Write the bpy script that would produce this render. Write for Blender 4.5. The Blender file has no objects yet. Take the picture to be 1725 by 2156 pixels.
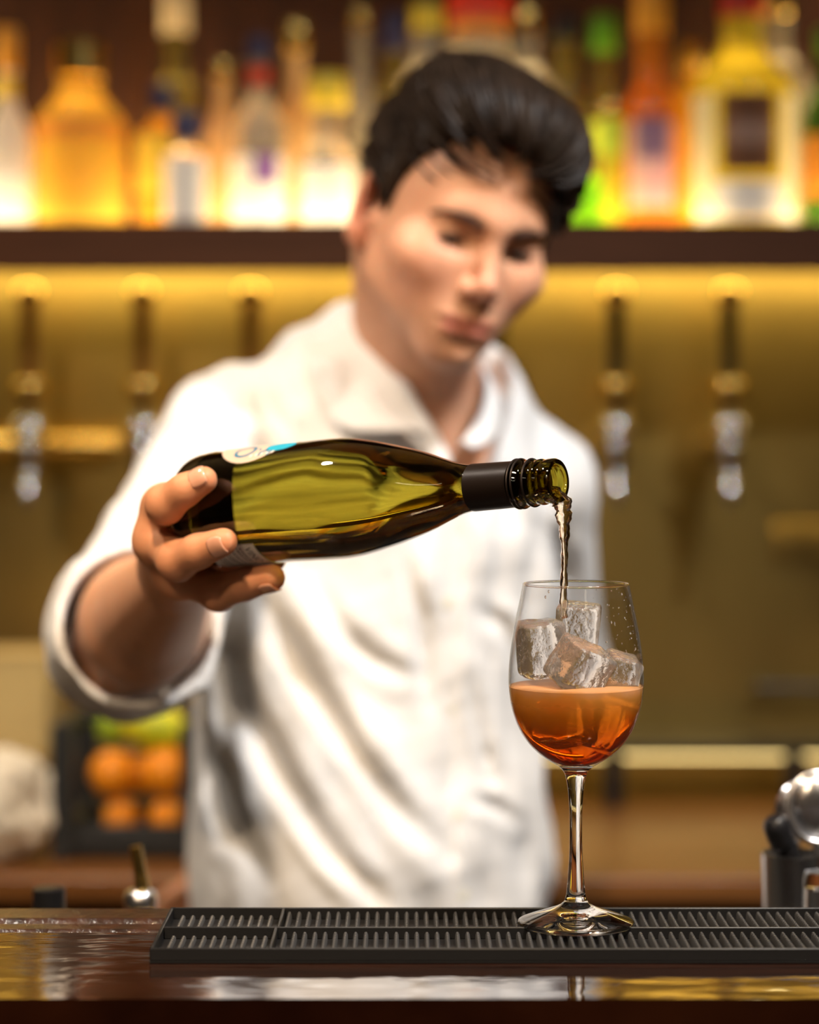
import bpy, bmesh, math, random
import numpy as np
from mathutils import Vector, Matrix, noise as mnoise

random.seed(7)
SC = bpy.context.scene
COL = SC.collection
CAMZ, F, CX, HY = 1.41, 5000.0, 862.5, 915.0     # eye height, focal length (pixels of the 1725 frame), centre column, horizon row

# ------------------------------------------------------------------ camera
cam = bpy.data.cameras.new('camera')
cam.sensor_fit = 'VERTICAL'; cam.sensor_height = 36.0; cam.sensor_width = 36.0 * 1725 / 2156
cam.lens = 36.0 * F / 2156
cam.shift_y = -(2156 / 2 - HY) / 2156
cam.clip_start = 0.05
cam.dof.use_dof = True; cam.dof.focus_distance = 1.535; cam.dof.aperture_fstop = 2.6
camo = bpy.data.objects.new('camera', cam); COL.objects.link(camo)
camo.location = (0, 0, CAMZ); camo.rotation_euler = (math.radians(90), 0, 0)
SC.camera = camo

# ------------------------------------------------------------------ world, exposure
w = bpy.data.worlds.new('world'); SC.world = w; w.use_nodes = True
w.node_tree.nodes['Background'].inputs[0].default_value = (1.0, 0.80, 0.62, 1)
w.node_tree.nodes['Background'].inputs[1].default_value = 0.10
SC.view_settings.view_transform = 'Standard'; SC.view_settings.look = 'None'
SC.view_settings.gamma = 1.0; SC.view_settings.use_curve_mapping = False
SC.view_settings.exposure = -0.12
SC.cycles.transmission_bounces = 10; SC.cycles.max_bounces = 11; SC.cycles.transparent_max_bounces = 10; SC.cycles.diffuse_bounces = 3; SC.cycles.glossy_bounces = 4
SC.cycles.use_adaptive_sampling = True; SC.cycles.adaptive_threshold = 0.04
SC.cycles.caustics_refractive = True; SC.cycles.blur_glossy = 0.6; SC.cycles.sample_clamp_indirect = 6.0

# ------------------------------------------------------------------ ceiling downlights of the bar, and lamps added to fill dim spots
def downlight(x, y, z, power, color, size=0.14, spread=66, target=None):
    l = bpy.data.lights.new('downlight', 'AREA'); l.shape = 'DISK'; l.size = size
    l.energy = power; l.color = color; l.spread = math.radians(spread)
    o = bpy.data.objects.new('downlight_lamp', l); COL.objects.link(o)
    o.location = (x, y, z); o['kind'] = 'helper'
    t = Vector(target) if target else Vector((x, y, 0))
    o.rotation_euler = (t - Vector((x, y, z))).to_track_quat('-Z', 'Y').to_euler()
    return o
NEUTRAL, WARM = (0.96, 0.98, 1.0), (1.0, 0.72, 0.44)
LAMPS = [
    (0.95, 1.25, 2.86, 6.6, NEUTRAL, (0.06, 2.25, 1.25)),     # over the guests' side of the bar
    (-1.05, 1.55, 2.86, 4.2, (1.0, .90, .78), (-0.06, 2.24, 1.50)),    # over the bar, towards the pouring arm
    (-0.40, 0.55, 2.86, 3.0, WARM, (-0.24, 1.78, 1.25)),
    (-0.95, -0.9, 2.86, 1.1, WARM, (-0.20, 2.0, 1.28)),      # narrow fill spot from the guests' side, added to brighten the forearm
    (-0.75, 2.45, 2.86, 2.2, WARM, (-0.55, 2.75, 0.95)),     # added to brighten the fruit and cloth on the back counter
    (0.75, 0.75, 2.86, 6.0, (1.0, .82, .62), (0.22, 1.62, 1.15)),        # added to brighten the drink and the tools in the tin
]
for x, y, z, pw, c, t in LAMPS: downlight(x, y, z, pw, c, target=t, spread={(-0.40, 0.55): 46, (-0.95, -0.9): 30}.get((x, y), 66))

# ------------------------------------------------------------------ helpers
def P(px, py, d): return Vector(((px - CX) * d / F, d, CAMZ - (py - HY) * d / F))
def PA(px, py, d): return np.array(P(px, py, d))

MATS = {}
def mat(name, color=(.8, .8, .8), rough=.5, metal=0., trans=0., ior=1.45, coat=0., coat_rough=.03, emit=None, estr=0., sss=0.,
        spec=None, bump=None, var=None, attr=None, sheen=0.):
    """bump=(scale, strength, stretch xyz, detail); var=(colour2, scale, stretch xyz)"""
    if name in MATS: return MATS[name]
    m = bpy.data.materials.new(name); m.use_nodes = True; MATS[name] = m
    nt = m.node_tree; b = nt.nodes['Principled BSDF']; I = b.inputs
    I['Base Color'].default_value = (*color, 1); I['Roughness'].default_value = rough; I['Metallic'].default_value = metal
    I['Transmission Weight'].default_value = trans; I['IOR'].default_value = ior
    I['Coat Weight'].default_value = coat; I['Coat Roughness'].default_value = coat_rough
    if spec is not None: I['Specular IOR Level'].default_value = spec
    if sheen: I['Sheen Weight'].default_value = sheen
    if sss:
        I['Subsurface Weight'].default_value = sss; I['Subsurface Radius'].default_value = (1.0, .35, .2)
        I['Subsurface Scale'].default_value = .012
    if emit: I['Emission Color'].default_value = (*emit, 1); I['Emission Strength'].default_value = estr
    tc = nt.nodes.new('ShaderNodeTexCoord')
    def noise(scale, stretch, detail=4):
        mp = nt.nodes.new('ShaderNodeMapping'); mp.inputs['Scale'].default_value = stretch
        nt.links.new(tc.outputs['Object'], mp.inputs[0])
        n = nt.nodes.new('ShaderNodeTexNoise'); n.inputs['Scale'].default_value = scale; n.inputs['Detail'].default_value = detail
        nt.links.new(mp.outputs[0], n.inputs['Vector']); return n
    csock = None
    if attr:
        a = nt.nodes.new('ShaderNodeVertexColor'); a.layer_name = attr; csock = a.outputs[0]
    if var:
        n = noise(var[1], var[2]); r = nt.nodes.new('ShaderNodeValToRGB')
        r.color_ramp.elements[0].position = .36; r.color_ramp.elements[1].position = .66
        r.color_ramp.elements[0].color = (*color, 1); r.color_ramp.elements[1].color = (*var[0], 1)
        nt.links.new(n.outputs['Fac'], r.inputs[0])
        if csock is not None:
            mx = nt.nodes.new('ShaderNodeMix'); mx.data_type = 'RGBA'; mx.blend_type = 'MULTIPLY'; mx.inputs[0].default_value = 1
            nt.links.new(csock, mx.inputs[6]); nt.links.new(r.outputs[0], mx.inputs[7]); csock = mx.outputs[2]
        else: csock = r.outputs[0]
    if csock is not None: nt.links.new(csock, I['Base Color'])
    if bump:
        n = noise(bump[0], bump[2], bump[3] if len(bump) > 3 else 4)
        bp = nt.nodes.new('ShaderNodeBump'); bp.inputs['Strength'].default_value = bump[1]
        bp.inputs['Distance'].default_value = bump[4] if len(bump) > 4 else .01
        nt.links.new(n.outputs['Fac'], bp.inputs['Height']); nt.links.new(bp.outputs[0], I['Normal'])
        if coat: nt.links.new(bp.outputs[0], I['Coat Normal'])
    return m

def link(name, me, m, parent=None, loc=None):
    o = bpy.data.objects.new(name, me); COL.objects.link(o)
    if m is not None: me.materials.append(m) if not me.materials else None
    if parent is not None: o.parent = parent
    if loc is not None: o.location = loc
    return o
def mesh(name, V, Fs, smooth=True, angle=None):
    me = bpy.data.meshes.new(name)
    if isinstance(V, np.ndarray): V = V.tolist()
    me.from_pydata(V, [], Fs); me.validate(clean_customdata=False)
    if smooth:
        me.shade_smooth()
        if angle: me.set_sharp_from_angle(angle=math.radians(angle))
    return me
def obj(name, VF, m, parent=None, loc=None, smooth=True, angle=40):
    return link(name, mesh(name, VF[0], VF[1], smooth, angle), m, parent, loc)
def thing(name, label, cat, loc=(0, 0, 0), group=None, rotz=0.):
    o = bpy.data.objects.new(name, None); COL.objects.link(o); o.location = loc; o.rotation_euler = (0, 0, rotz)
    return tag(o, label, cat, group)
def tag(o, label=None, cat=None, group=None, kind=None):
    if label: o['label'] = label
    if cat: o['category'] = cat
    if group: o['group'] = group
    if kind: o['kind'] = kind
    return o
def join(*parts):
    V, Fs = [], []
    for v, f in parts:
        n = len(V); V += [tuple(q) for q in v]; Fs += [tuple(i + n for i in q) for q in f]
    return V, Fs
def box(x0, x1, y0, y1, z0, z1, bev=0.0, seg=2):
    bm = bmesh.new(); bmesh.ops.create_cube(bm, size=1)
    for v in bm.verts: v.co = Vector(((x0 + x1) / 2 + v.co.x * (x1 - x0), (y0 + y1) / 2 + v.co.y * (y1 - y0), (z0 + z1) / 2 + v.co.z * (z1 - z0)))
    if bev: bmesh.ops.bevel(bm, geom=bm.edges[:] , offset=bev, segments=1, affect='EDGES', profile=.5)
    bm.verts.ensure_lookup_table(); bm.verts.index_update()
    r = [tuple(v.co) for v in bm.verts], [tuple(v.index for v in f.verts) for f in bm.faces]; bm.free(); return r
def lathe(prof, seg=32, a0=0., a1=2 * math.pi):
    """prof: (r, z) list; a radius of 0 closes on the axis"""
    full = abs(a1 - a0 - 2 * math.pi) < 1e-6; n = seg if full else seg + 1
    V, Fs, rows = [], [], []
    for r, z in prof:
        if r < 1e-7: rows.append([len(V)]); V.append((0, 0, z)); continue
        rows.append(list(range(len(V), len(V) + n)))
        for i in range(n):
            a = a0 + (a1 - a0) * i / seg; V.append((r * math.cos(a), r * math.sin(a), z))
    for A, B in zip(rows, rows[1:]):
        for i in range(seg):
            j = (i + 1) % n
            if len(A) == 1 and len(B) == 1: continue
            if len(A) == 1: Fs.append((A[0], B[j], B[i]))
            elif len(B) == 1: Fs.append((A[i], A[j], B[0]))
            else: Fs.append((A[i], A[j], B[j], B[i]))
    return V, Fs
def smooth_prof(pts, n=6):
    """Catmull-Rom through (r, z)"""
    out = []; q = [np.array(p, float) for p in pts]; q = [2 * q[0] - q[1]] + q + [2 * q[-1] - q[-2]]
    for i in range(1, len(q) - 2):
        for k in range(n):
            t = k / n; a, b, c, d = q[i - 1:i + 3]
            v = .5 * (2 * b + (c - a) * t + (2 * a - 5 * b + 4 * c - d) * t * t + (3 * b - a - 3 * c + d) * t ** 3)
            out.append((max(v[0], 0), v[1]))
    out.append(tuple(q[-2])); return out
def crv(pts, n=8):
    q = [np.array(p, float) for p in pts]; q = [2 * q[0] - q[1]] + q + [2 * q[-1] - q[-2]]; out = []
    for i in range(1, len(q) - 2):
        for k in range(n):
            t = k / n; a, b, c, d = q[i - 1:i + 3]
            out.append(.5 * (2 * b + (c - a) * t + (2 * a - 5 * b + 4 * c - d) * t * t + (3 * b - a - 3 * c + d) * t ** 3))
    out.append(q[-2]); return out
def tube(path, rad, seg=10, flat=1.0, cap=True, twist=0., hint=(0, 0, 1)):
    """path of points, rad a number or list; flat squeezes the section along its second axis"""
    p = [np.array(q, float) for q in path]; n = len(p); V, Fs = [], []
    rad = [rad] * n if np.isscalar(rad) else list(rad)
    up = np.array(hint, float)
    for i in range(n):
        t = p[min(i + 1, n - 1)] - p[max(i - 1, 0)]; t /= np.linalg.norm(t) + 1e-12
        s = np.cross(t, up)
        if np.linalg.norm(s) < 1e-4: s = np.cross(t, (1, 0, .3))
        s /= np.linalg.norm(s); u = np.cross(s, t); up = u
        for k in range(seg):
            a = 2 * math.pi * k / seg + twist * i
            ca, sa = math.cos(2 * math.pi * k / seg), math.sin(2 * math.pi * k / seg) * flat
            ct, st = math.cos(twist * i), math.sin(twist * i)
            V.append(tuple(p[i] + rad[i] * ((ca * ct - sa * st) * s + (ca * st + sa * ct) * u)))
    for i in range(n - 1):
        for k in range(seg):
            j = (k + 1) % seg; Fs.append((i * seg + k, i * seg + j, (i + 1) * seg + j, (i + 1) * seg + k))
    if cap: Fs.append(tuple(range(seg - 1, -1, -1))); Fs.append(tuple(range((n - 1) * seg, n * seg)))
    return V, Fs
def xf(VF, M):
    return [tuple(M @ Vector(v)) for v in VF[0]], (VF[1] if M.to_3x3().determinant() > 0 else [tuple(reversed(f)) for f in VF[1]])
def text_mesh(s, size):
    c = bpy.data.curves.new('lettering', 'FONT'); c.body = s; c.size = size; c.resolution_u = 3; c.fill_mode = 'FRONT'
    o = bpy.data.objects.new('lettering', c); COL.objects.link(o)
    dg = bpy.context.evaluated_depsgraph_get(); me = o.evaluated_get(dg).to_mesh()
    V = [tuple(v.co) for v in me.vertices]; Fs = [tuple(p.vertices) for p in me.polygons]
    o.to_mesh_clear(); bpy.data.objects.remove(o); bpy.data.curves.remove(c); return V, Fs

# ------------------------------------------------------------------ materials
M_bar = mat('polished mahogany', (.016, .004, .002), .07, coat=1.0, coat_rough=.03, var=((.040, .011, .004), 9, (1, 14, 1)), bump=(15, .30, (1, 3.5, 1), 2, .0022), ior=1.9)
M_bar.node_tree.nodes['Principled BSDF'].inputs['Coat IOR'].default_value = 1.9
M_barside = mat('dark varnished bar front', (.010, .0035, .0025), .4, spec=.25, var=((.018, .005, .0035), 8, (1, 6, 6)))
M_mould = mat('dark lacquered moulding', (.05, .018, .009), .3, coat=.5, coat_rough=.15, var=((.018, .008, .005), 60, (1, 1, 1)), bump=(160, .5, (1, 1, 1), 3, .002))
M_rubber = mat('black rubber', (.012, .012, .013), .42, spec=.45, bump=(400, .12, (1, 1, 1), 2, .001))
M_brass = mat('brushed brass sheet', (.70, .50, .15), .36, metal=.93, var=((.52, .36, .11), 3.2, (1, 1, .45)), bump=(60, .08, (4, 1, .3), 3, .003))
M_mahog = mat('dark red mahogany panel', (.028, .009, .005), .5, var=((.05, .016, .008), 4, (5, 5, .5)))
M_shelf = mat('brown shelf edge', (.098, .036, .015), .6, spec=.25, var=((.075, .027, .011), 8, (.6, 5, 5)))
M_oak = mat('warm brown oak', (.20, .082, .022), .38, var=((.14, .055, .014), 6, (.6, 6, 6)), bump=(40, .1, (.5, 5, 5), 3, .003))
M_cab = mat('orange brown cabinet', (.36, .12, .035), .4, var=((.26, .08, .02), 5, (4, 4, .6)))
M_steel = mat('polished steel', (.80, .80, .82), .26, metal=1.0)
M_chrome = mat('chrome', (.86, .86, .88), .12, metal=1.0)
M_gold = mat('polished brass', (.90, .62, .18), .22, metal=1.0)
M_black = mat('black plastic', (.012, .012, .014), .3)
M_dsteel = mat('dark steel', (.06, .055, .05), .35, metal=.8)
M_led = mat('warm led strip', (1, .8, .4), .5, emit=(1.0, .76, .30), estr=16.0)
M_panel = mat('lit acrylic panel', (1, .9, .8), .5, emit=(1.0, .76, .42), estr=16.0)
M_floor = mat('dark floor tile', (.05, .04, .035), .4, var=((.035, .028, .024), 5, (1, 1, 1)))
M_ceil = mat('dark ceiling plaster', (.10, .075, .055), .8)
M_wall = mat('warm dark plaster', (.22, .13, .07), .8, var=((.16, .09, .05), 2, (1, 1, 1)))
M_lampring = mat('white lamp ring', (.7, .7, .68), .4)

# ------------------------------------------------------------------ the room
WY = 3.30
def struct(name, VF, m): return tag(obj(name, VF, m, smooth=False), kind='structure')
struct('floor', box(-3.2, 3.2, -3.0, 3.4, -.05, 0), M_floor)
struct('ceiling', box(-3.2, 3.2, -3.0, 3.4, 2.9, 2.96), M_ceil)
struct('wall_back', box(-3.2, 3.2, WY + .004, WY + .1, 0, 2.9), M_mahog)
struct('wall_left', box(-3.3, -3.2, -3.0, 3.4, 0, 2.9), M_wall)
struct('wall_right', box(3.2, 3.3, -3.0, 3.4, 0, 2.9), M_wall)
struct('wall_front', box(-3.3, 3.3, -3.1, -3.0, 0, 2.9), M_wall)
for i, (x, y, z, pw, c, t) in enumerate(LAMPS):
    d = obj('ceiling_downlight', lathe([(.075, 0), (.085, 0), (.09, .006), (.09, .012), (.075, .012)], 32), M_lampring, loc=(x, y, 2.886))
    tag(d, ['round ceiling downlight above the guests on the glass side', 'round ceiling downlight above the pouring arm', 'round ceiling downlight over the middle of the bar edge',
            'round fill downlight added far back over the guests', 'round downlight added to brighten the fruit basket', 'round downlight added to brighten the drink and steel tin'][i], 'downlight', 'ceiling downlights')

# slim pendant tubes hanging over the guests, out of the frame
M_tube = mat('lit pendant tube', (1, .9, .8), .5, emit=(1.0, .84, .64), estr=13.0)
for x, lb in ((-.92, 'slim lit pendant tube over the guests, hand side'), (.80, 'slim lit pendant tube over the guests, glass side, inner one'), (.90, 'slim lit pendant tube over the guests, glass side, outer one')):
    pt_ = thing('pendant_tube', lb, 'pendant lamp', (x, -.45, 2.15), 'slim pendant tubes')
    obj('tube', tube([(0, -.75, 0), (0, .75, 0)], .011, 12), M_tube, pt_)
    for yy in (-.6, .6): obj('cable', tube([(0, yy, .011), (0, yy, .75)], .0015, 6), M_black, pt_)

# brass splash panel behind the taps
sp = obj('brass_splashback', box(-2.2, 2.2, WY - .008, WY, .9185, 1.645, .001, 1), M_brass, smooth=False)
tag(sp, 'brushed brass sheet on the wall behind the beer taps', 'splashback')

# ------------------------------------------------------------------ shelf with light panel
SZ1, SZ0, SY0 = 1.680, 1.617, 3.00
sh = thing('bottle_shelf', 'thick brown wooden shelf carrying the spirit bottles', 'shelf', (0, WY, SZ0))
def L(b, o): return [(x - o[0], y - o[1], z - o[2]) for x, y, z in b[0]], b[1]
so = (0, WY, SZ0)
obj('front_board', L(box(-2.2, 2.2, SY0, SY0 + .022, SZ0 - .001, SZ1, .002), so), M_shelf, sh)
obj('bottom_board', L(box(-2.2, 2.2, SY0 + .022, WY - .009, SZ0 + .030, SZ0 + .041), so), M_shelf, sh, smooth=False)
obj('light_panel', L(box(-2.15, 2.15, SY0 + .025, WY - .012, SZ0 + .0415, SZ0 + .045), so), M_panel, sh, smooth=False)
obj('led_strip', L(box(-2.15, 2.15, WY - .165, WY - .145, SZ0 + .021, SZ0 + .0295), so), M_led, sh, smooth=False)

# ------------------------------------------------------------------ back counter
CZ, CY0 = .918, 2.643
bc = thing('back_counter', 'brown wooden back counter below the beer taps', 'counter', (0, WY, 0))
so = (0, WY, 0)
obj('worktop', L(box(-2.2, 2.2, CY0, WY, CZ - .03, CZ, .004), so), M_oak, bc)
obj('cabinet_body', L(box(-2.2, 2.2, CY0 + .06, WY, .10, CZ - .03), so), M_dsteel, bc, smooth=False)
obj('plinth', L(box(-2.2, 2.2, CY0 + .12, WY, .0, .10), so), M_black, bc, smooth=False)
for i in range(7):
    x = -2.1 + i * .6
    dr = obj('cabinet_door', L(box(x + .004, x + .596, CY0 + .036, CY0 + .058, .12, CZ - .06, .003), so), M_cab, bc)
    obj('door_handle', L(tube([(x + .54, CY0 + .036, .62), (x + .54, CY0 + .012, .62), (x + .54, CY0 + .012, .76), (x + .54, CY0 + .036, .76)], .005, 8), so), M_gold, dr)
# drip ledge with feet and a strip below
dl = thing('drip_ledge', 'long dark steel drip ledge on short black feet under the taps', 'drip tray', (0, 3.2, CZ))
so = (0, 3.2, CZ)
obj('tray', L(box(-2.0, 2.0, 3.12, 3.285, .988, 1.0, .003), so), M_dsteel, dl)
obj('led_strip', L(box(-1.98, 1.98, 3.15, 3.165, .981, .987), so), mat('warm led strip low', (1, .8, .4), .5, emit=(1.0, .72, .27), estr=4.2), dl, smooth=False)
for px in (-180, 160, 720, 1292, 1672, 2050):
    x = P(px, 0, 3.14).x
    obj('foot', L(box(x - .012, x + .012, 3.125, 3.15, CZ, .988, .003), so), M_black, dl)

# ------------------------------------------------------------------ beer taps
def tap(px, wood, label):
    x = P(px, 0, 3.14).x; d = 3.14; Z = lambda py: CAMZ - (py - HY) * d / F
    t = thing('beer_tap', label, 'beer tap', (x, d, Z(1010)), 'row of beer taps on the brass wall')
    z0 = Z(1010); z = lambda py: Z(py) - z0; s = d / F
    hm = mat('amber wood tap handle', (.20, .075, .012), .3) if wood else mat('dark tap handle', (.035, .022, .010), .28)
    obj('tap_handle', lathe(smooth_prof([(0, z(800)), (15 * s, z(800)), (17 * s, z(770)), (18 * s, z(700)), (20 * s, z(650)), (16 * s, z(640)), (0, z(639))], 3), 20), hm, t)
    obj('tap_knob', lathe(smooth_prof([(0, z(645)), (18 * s, z(643)), (30 * s, z(630)), (32 * s, z(618)), (27 * s, z(604)), (12 * s, z(597)), (0, z(596))], 4), 24), M_gold, t)
    obj('ferrule', lathe(smooth_prof([(0, z(842)), (16 * s, z(842)), (31 * s, z(834)), (33 * s, z(818)), (30 * s, z(802)), (14 * s, z(797)), (0, z(797))], 3), 24), M_gold, t)
    obj('lever_neck', lathe([(0, z(880)), (13 * s, z(880)), (15 * s, z(842)), (0, z(842))], 16), M_black, t)
    body = join(lathe(smooth_prof([(0, z(936)), (20 * s, z(932)), (33 * s, z(918)), (36 * s, z(905)), (32 * s, z(886)), (18 * s, z(876)), (0, z(875))], 4), 28),
                lathe(smooth_prof([(0, z(990)), (22 * s, z(988)), (26 * s, z(965)), (24 * s, z(930)), (10 * s, z(925)), (0, z(925))], 3), 24))
    obj('tap_body', body, M_chrome, t)
    sp_ = tube(crv([(0, 0, z(980)), (0, -.004, z(1005)), (0, -.012, z(1030)), (0, -.014, z(1062))], 4), [13 * s] * 9 + [14 * s] * 4, 14)
    obj('spout', sp_, M_chrome, t)
    obj('shank', tube([(0, 0, z(940)), (0, WY - .009 - d, z(940))], 15 * s, 14), M_chrome, t)
    obj('wall_flange', xf(lathe([(0, 0), (34 * s, 0), (34 * s, .006), (0, .006)], 24), Matrix.Translation((0, WY - .009 - d, z(940))) @ Matrix.Rotation(math.pi / 2, 4, 'X')), M_gold, t)
for px, wd, lb in ((62, 1, 'beer tap with amber wood handle, nearest the frame edge on the hand side'), (300, 1, 'beer tap with amber wood handle rising behind the shirt sleeve'),
                   (528, 1, 'beer tap with amber wood handle just beside the shirt shoulder'), (790, 0, 'beer tap hidden behind the bartender\'s head and neck'),
                   (1046, 0, 'beer tap half hidden, its brass ferrule beside the shirt collar'), (1298, 0, 'beer tap with dark handle standing clear above the wine glass'),
                   (1536, 0, 'beer tap with dark handle, last of the row on the glass side')):
    tap(px, wd, lb)
# brass rail at the left, small brass plate and steel bar at the right
rl = thing('brass_rail', 'horizontal brass rail on the wall behind the first two taps', 'rail', P(60, 935, 3.25))
obj('bar', tube([(-.5, 0, 0), (.125, 0, 0)], .017, 16), M_gold, rl)
for x in (-.42, .09): obj('bracket', box(x - .008, x + .008, 0, .041, -.008, .008), M_gold, rl)
pl = thing('brass_plate', 'small embossed brass plate on the wall by the frame edge', 'plate', P(1690, 1140, WY - .010))
obj('plate', box(-.040, .05, -.006, 0, -.027, .027, .003), M_brass, pl)
for i in range(5): obj('raised_bar', box(-.032 + i * .017, -.022 + i * .017, -.010, -.005, -.018, .018, .002), M_brass, pl)
rr = thing('steel_rail', 'thin dark rail low on the wall beside the wine glass', 'rail', P(1690, 1447, 3.25))
obj('bar', tube([(-.065, 0, 0), (.3, 0, 0)], .006, 12), M_dsteel, rr)
for x in (-.05, .25): obj('bracket', box(x - .005, x + .005, 0, .041, -.005, .005), M_dsteel, rr)

# ------------------------------------------------------------------ spirit bottles
def gl(name, col, tr=.55, rough=.10): return mat('bottle ' + name, col, rough, trans=tr, ior=1.35)
G = dict(clear=gl('clear', (.86, .80, .66), .8), amber=gl('amber', (.95, .52, .06), .55), gold=gl('gold', (.98, .66, .10), .5), olive=gl('olive', (.42, .34, .09), .7),
         peach=gl('peach', (.95, .66, .34), .55), lime=gl('lime', (.45, .95, .03), .45), orange=gl('orange', (.92, .33, .04), .5), yellow=gl('yellow', (.95, .80, .08), .5), brown=gl('brown', (.25, .10, .03), .6),
         white=gl('frosted', (.95, .88, .80), .35, .3), green=gl('green', (.12, .30, .04), .6))
def paper(n, c): return mat('paper ' + n, c, .7)
PAP = dict(white=paper('white', (.85, .80, .74)), yellow=paper('yellow', (.90, .62, .06)), navy=paper('navy', (.04, .04, .08)), purple=paper('purple', (.20, .05, .32)),
           pink=paper('pink', (.80, .42, .42)), dark=paper('dark', (.15, .055, .018)), red=paper('red', (.55, .03, .01)), orange=paper('orange', (.80, .30, .03)),
           lime=paper('lime', (.62, .75, .06)), cream=paper('cream', (.85, .74, .45)), mauve=paper('mauve', (.42, .26, .20)), violet=paper('violet', (.18, .10, .22)))
CAPM = dict(gold=M_gold, navy=mat('cap navy', (.03, .03, .09), .35), red=mat('cap red', (.55, .03, .015), .4), green=mat('cap green', (.10, .32, .02), .4), black=M_black,
            orange=mat('cap orange', (.75, .34, .04), .4), cream=mat('cap cream', (.75, .62, .40), .5), steel=M_steel, yellow=mat('cap yellow', (.85, .62, .05), .4))
def bottle(px, wpx, body_top, neck_px, top, d, glass, cap, cap_px, cap_h, label, shoulder=.5, labels=(), band=None, seg=28):
    """rows in pixels of the photo: body_top = where the shoulder starts, top = top of the cap; labels: (row0, row1, half angle deg, angle deg, paper)"""
    s = d / F; zb = SZ0 + .0455; Z = lambda py: CAMZ - (py - HY) * s - zb
    R, rn = wpx / 2 * s, neck_px / 2 * s
    zt, zc = Z(body_top), Z(top + cap_h)
    zs = zt + (zc - zt) * shoulder
    o = thing('spirit_bottle', label, 'bottle', (P(px, 0, d).x, d, zb), 'spirit bottles on the lit shelf')
    pr = [(0, .004), (R * .7, .002), (R * .90, 0), (R * .985, .004), (R, .012), (R, zt * .5), (R, zt)] + \
         [(rn + (R - rn) * (.5 + .5 * math.cos(math.pi * t)), zt + (zs - zt) * t) for t in (.15, .3, .45, .6, .75, .9)] + [(rn, zs), (rn, zc), (0, zc)]
    g = obj('glass_body', lathe(pr, seg), G[glass], o, angle=50)
    rc = cap_px / 2 * s
    obj('cap', lathe([(0, zc), (rc * .94, zc), (rc, zc + .002), (rc, zc + cap_h * s - .004), (rc * .9, zc + cap_h * s), (0, zc + cap_h * s)], 24), CAPM[cap], o, angle=40)
    if band:
        r0, r1, c = band; obj('neck_band', lathe([(rn + .001, Z(r1)), (rn + .0015, Z(r1)), (rn + .0015, Z(r0)), (rn + .001, Z(r0))], 24), PAP[c], o)
    for r0, r1, half, ang, c in labels:
        a = math.radians(-90 + ang); h = math.radians(half)
        z0, z1 = max(Z(r1), .006), Z(r0)
        obj('paper_label', lathe([(R + .0006, z0), (R + .0014, z0), (R + .0014, z1), (R + .0006, z1)], 18, a - h, a + h), PAP[c], o)
    return o
FR, BK = 3.105, 3.215
bottle(18, 118, 330, 34, 60, FR, 'white', 'orange', 46, 90, 'frosted bottle with orange cap at the frame edge, hand side', .8, ((362, 470, 60, 10, 'white'),), (165, 235, 'yellow'))
bottle(-40, 150, 250, 44, 20, BK, 'olive', 'gold', 50, 60, 'dark olive bottle behind the frosted one at the frame edge')
bottle(168, 196, 268, 92, 92, FR, 'gold', 'gold', 112, 78, 'squat amber bottle with a broad gold stopper', .85, ((262, 300, 70, 0, 'orange'),))
bottle(340, 108, 285, 40, 178, FR, 'amber', 'navy', 48, 60, 'small amber bottle with a square yellow label', .7, ((290, 412, 62, -12, 'yellow'),))
bottle(392, 92, 330, 36, 238, FR - .06, 'clear', 'navy', 62, 60, 'short clear bottle with white label and navy cap', .6, ((334, 470, 66, 0, 'white'),))
bottle(370, 108, 210, 46, -60, BK, 'olive', 'cream', 62, 130, 'tall olive bottle with a cream capsule', .45)
bottle(468, 74, 290, 34, 128, BK - .04, 'peach', 'gold', 40, 40, 'slim peach coloured bottle without label', .6)
bottle(545, 118, 285, 40, 78, FR, 'clear', 'navy', 46, 48, 'clear bottle with pale label bearing a purple flower mark', .62, ((332, 470, 72, 0, 'white'), (332, 392, 22, 18, 'purple')), (144, 178, 'red'))
bottle(625, 96, 270, 40, 46, BK, 'peach', 'gold', 58, 66, 'peach bottle with a round gold stopper on a long neck', .55)
bottle(690, 112, 348, 52, 158, FR, 'clear', 'yellow', 86, 70, 'clear bottle with broad white label and thick yellow cap', .55, ((350, 470, 74, 0, 'white'),))
bottle(760, 62, 230, 36, 20, BK, 'clear', 'gold', 50, 40, 'clear round shouldered bottle beside the dark hair', .5)
bottle(832, 74, 190, 44, 30, BK, 'olive', 'navy', 54, 80, 'olive bottle with a navy capsule behind the hair', .6)
bottle(900, 130, 190, 60, 10, FR, 'clear', 'yellow', 66, 56, 'clear bottle with yellow cap right above the head', .6)
bottle(1010, 180, 150, 120, -60, BK, 'clear', 'red', 140, 100, 'wide clear bottle with a red top above the head', .6, (), (52, 74, 'orange'))
bottle(1110, 120, 190, 46, 20, FR, 'clear', 'gold', 52, 50, 'clear bottle with shining shoulder beside the hair', .55)
bottle(1192, 74, 240, 52, 38, BK, 'olive', 'black', 70, 50, 'olive bottle with a black cap beside the dark hair', .5)
bottle(1228, 92, 405, 34, 300, FR - .04, 'lime', 'lime' if False else 'green', 40, 30, 'short lime green bottle glowing beside the face', .7)
bottle(1272, 82, 250, 40, 34, BK, 'olive', 'green', 56, 78, 'olive bottle with a bright green cap', .6, ((262, 330, 70, 20, 'lime'),))
bottle(1286, 56, 330, 30, 215, FR, 'yellow', 'gold', 44, 30, 'small yellow bottle next to the lime green one', .6, ((250, 330, 60, 10, 'lime'),))
bottle(1372, 116, 240, 62, -70, FR, 'orange', 'orange', 72, 142, 'orange bottle with pink and violet label and tall amber cap', .5, ((262, 440, 52, -8, 'pink'), (255, 340, 34, -4, 'violet')))
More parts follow.
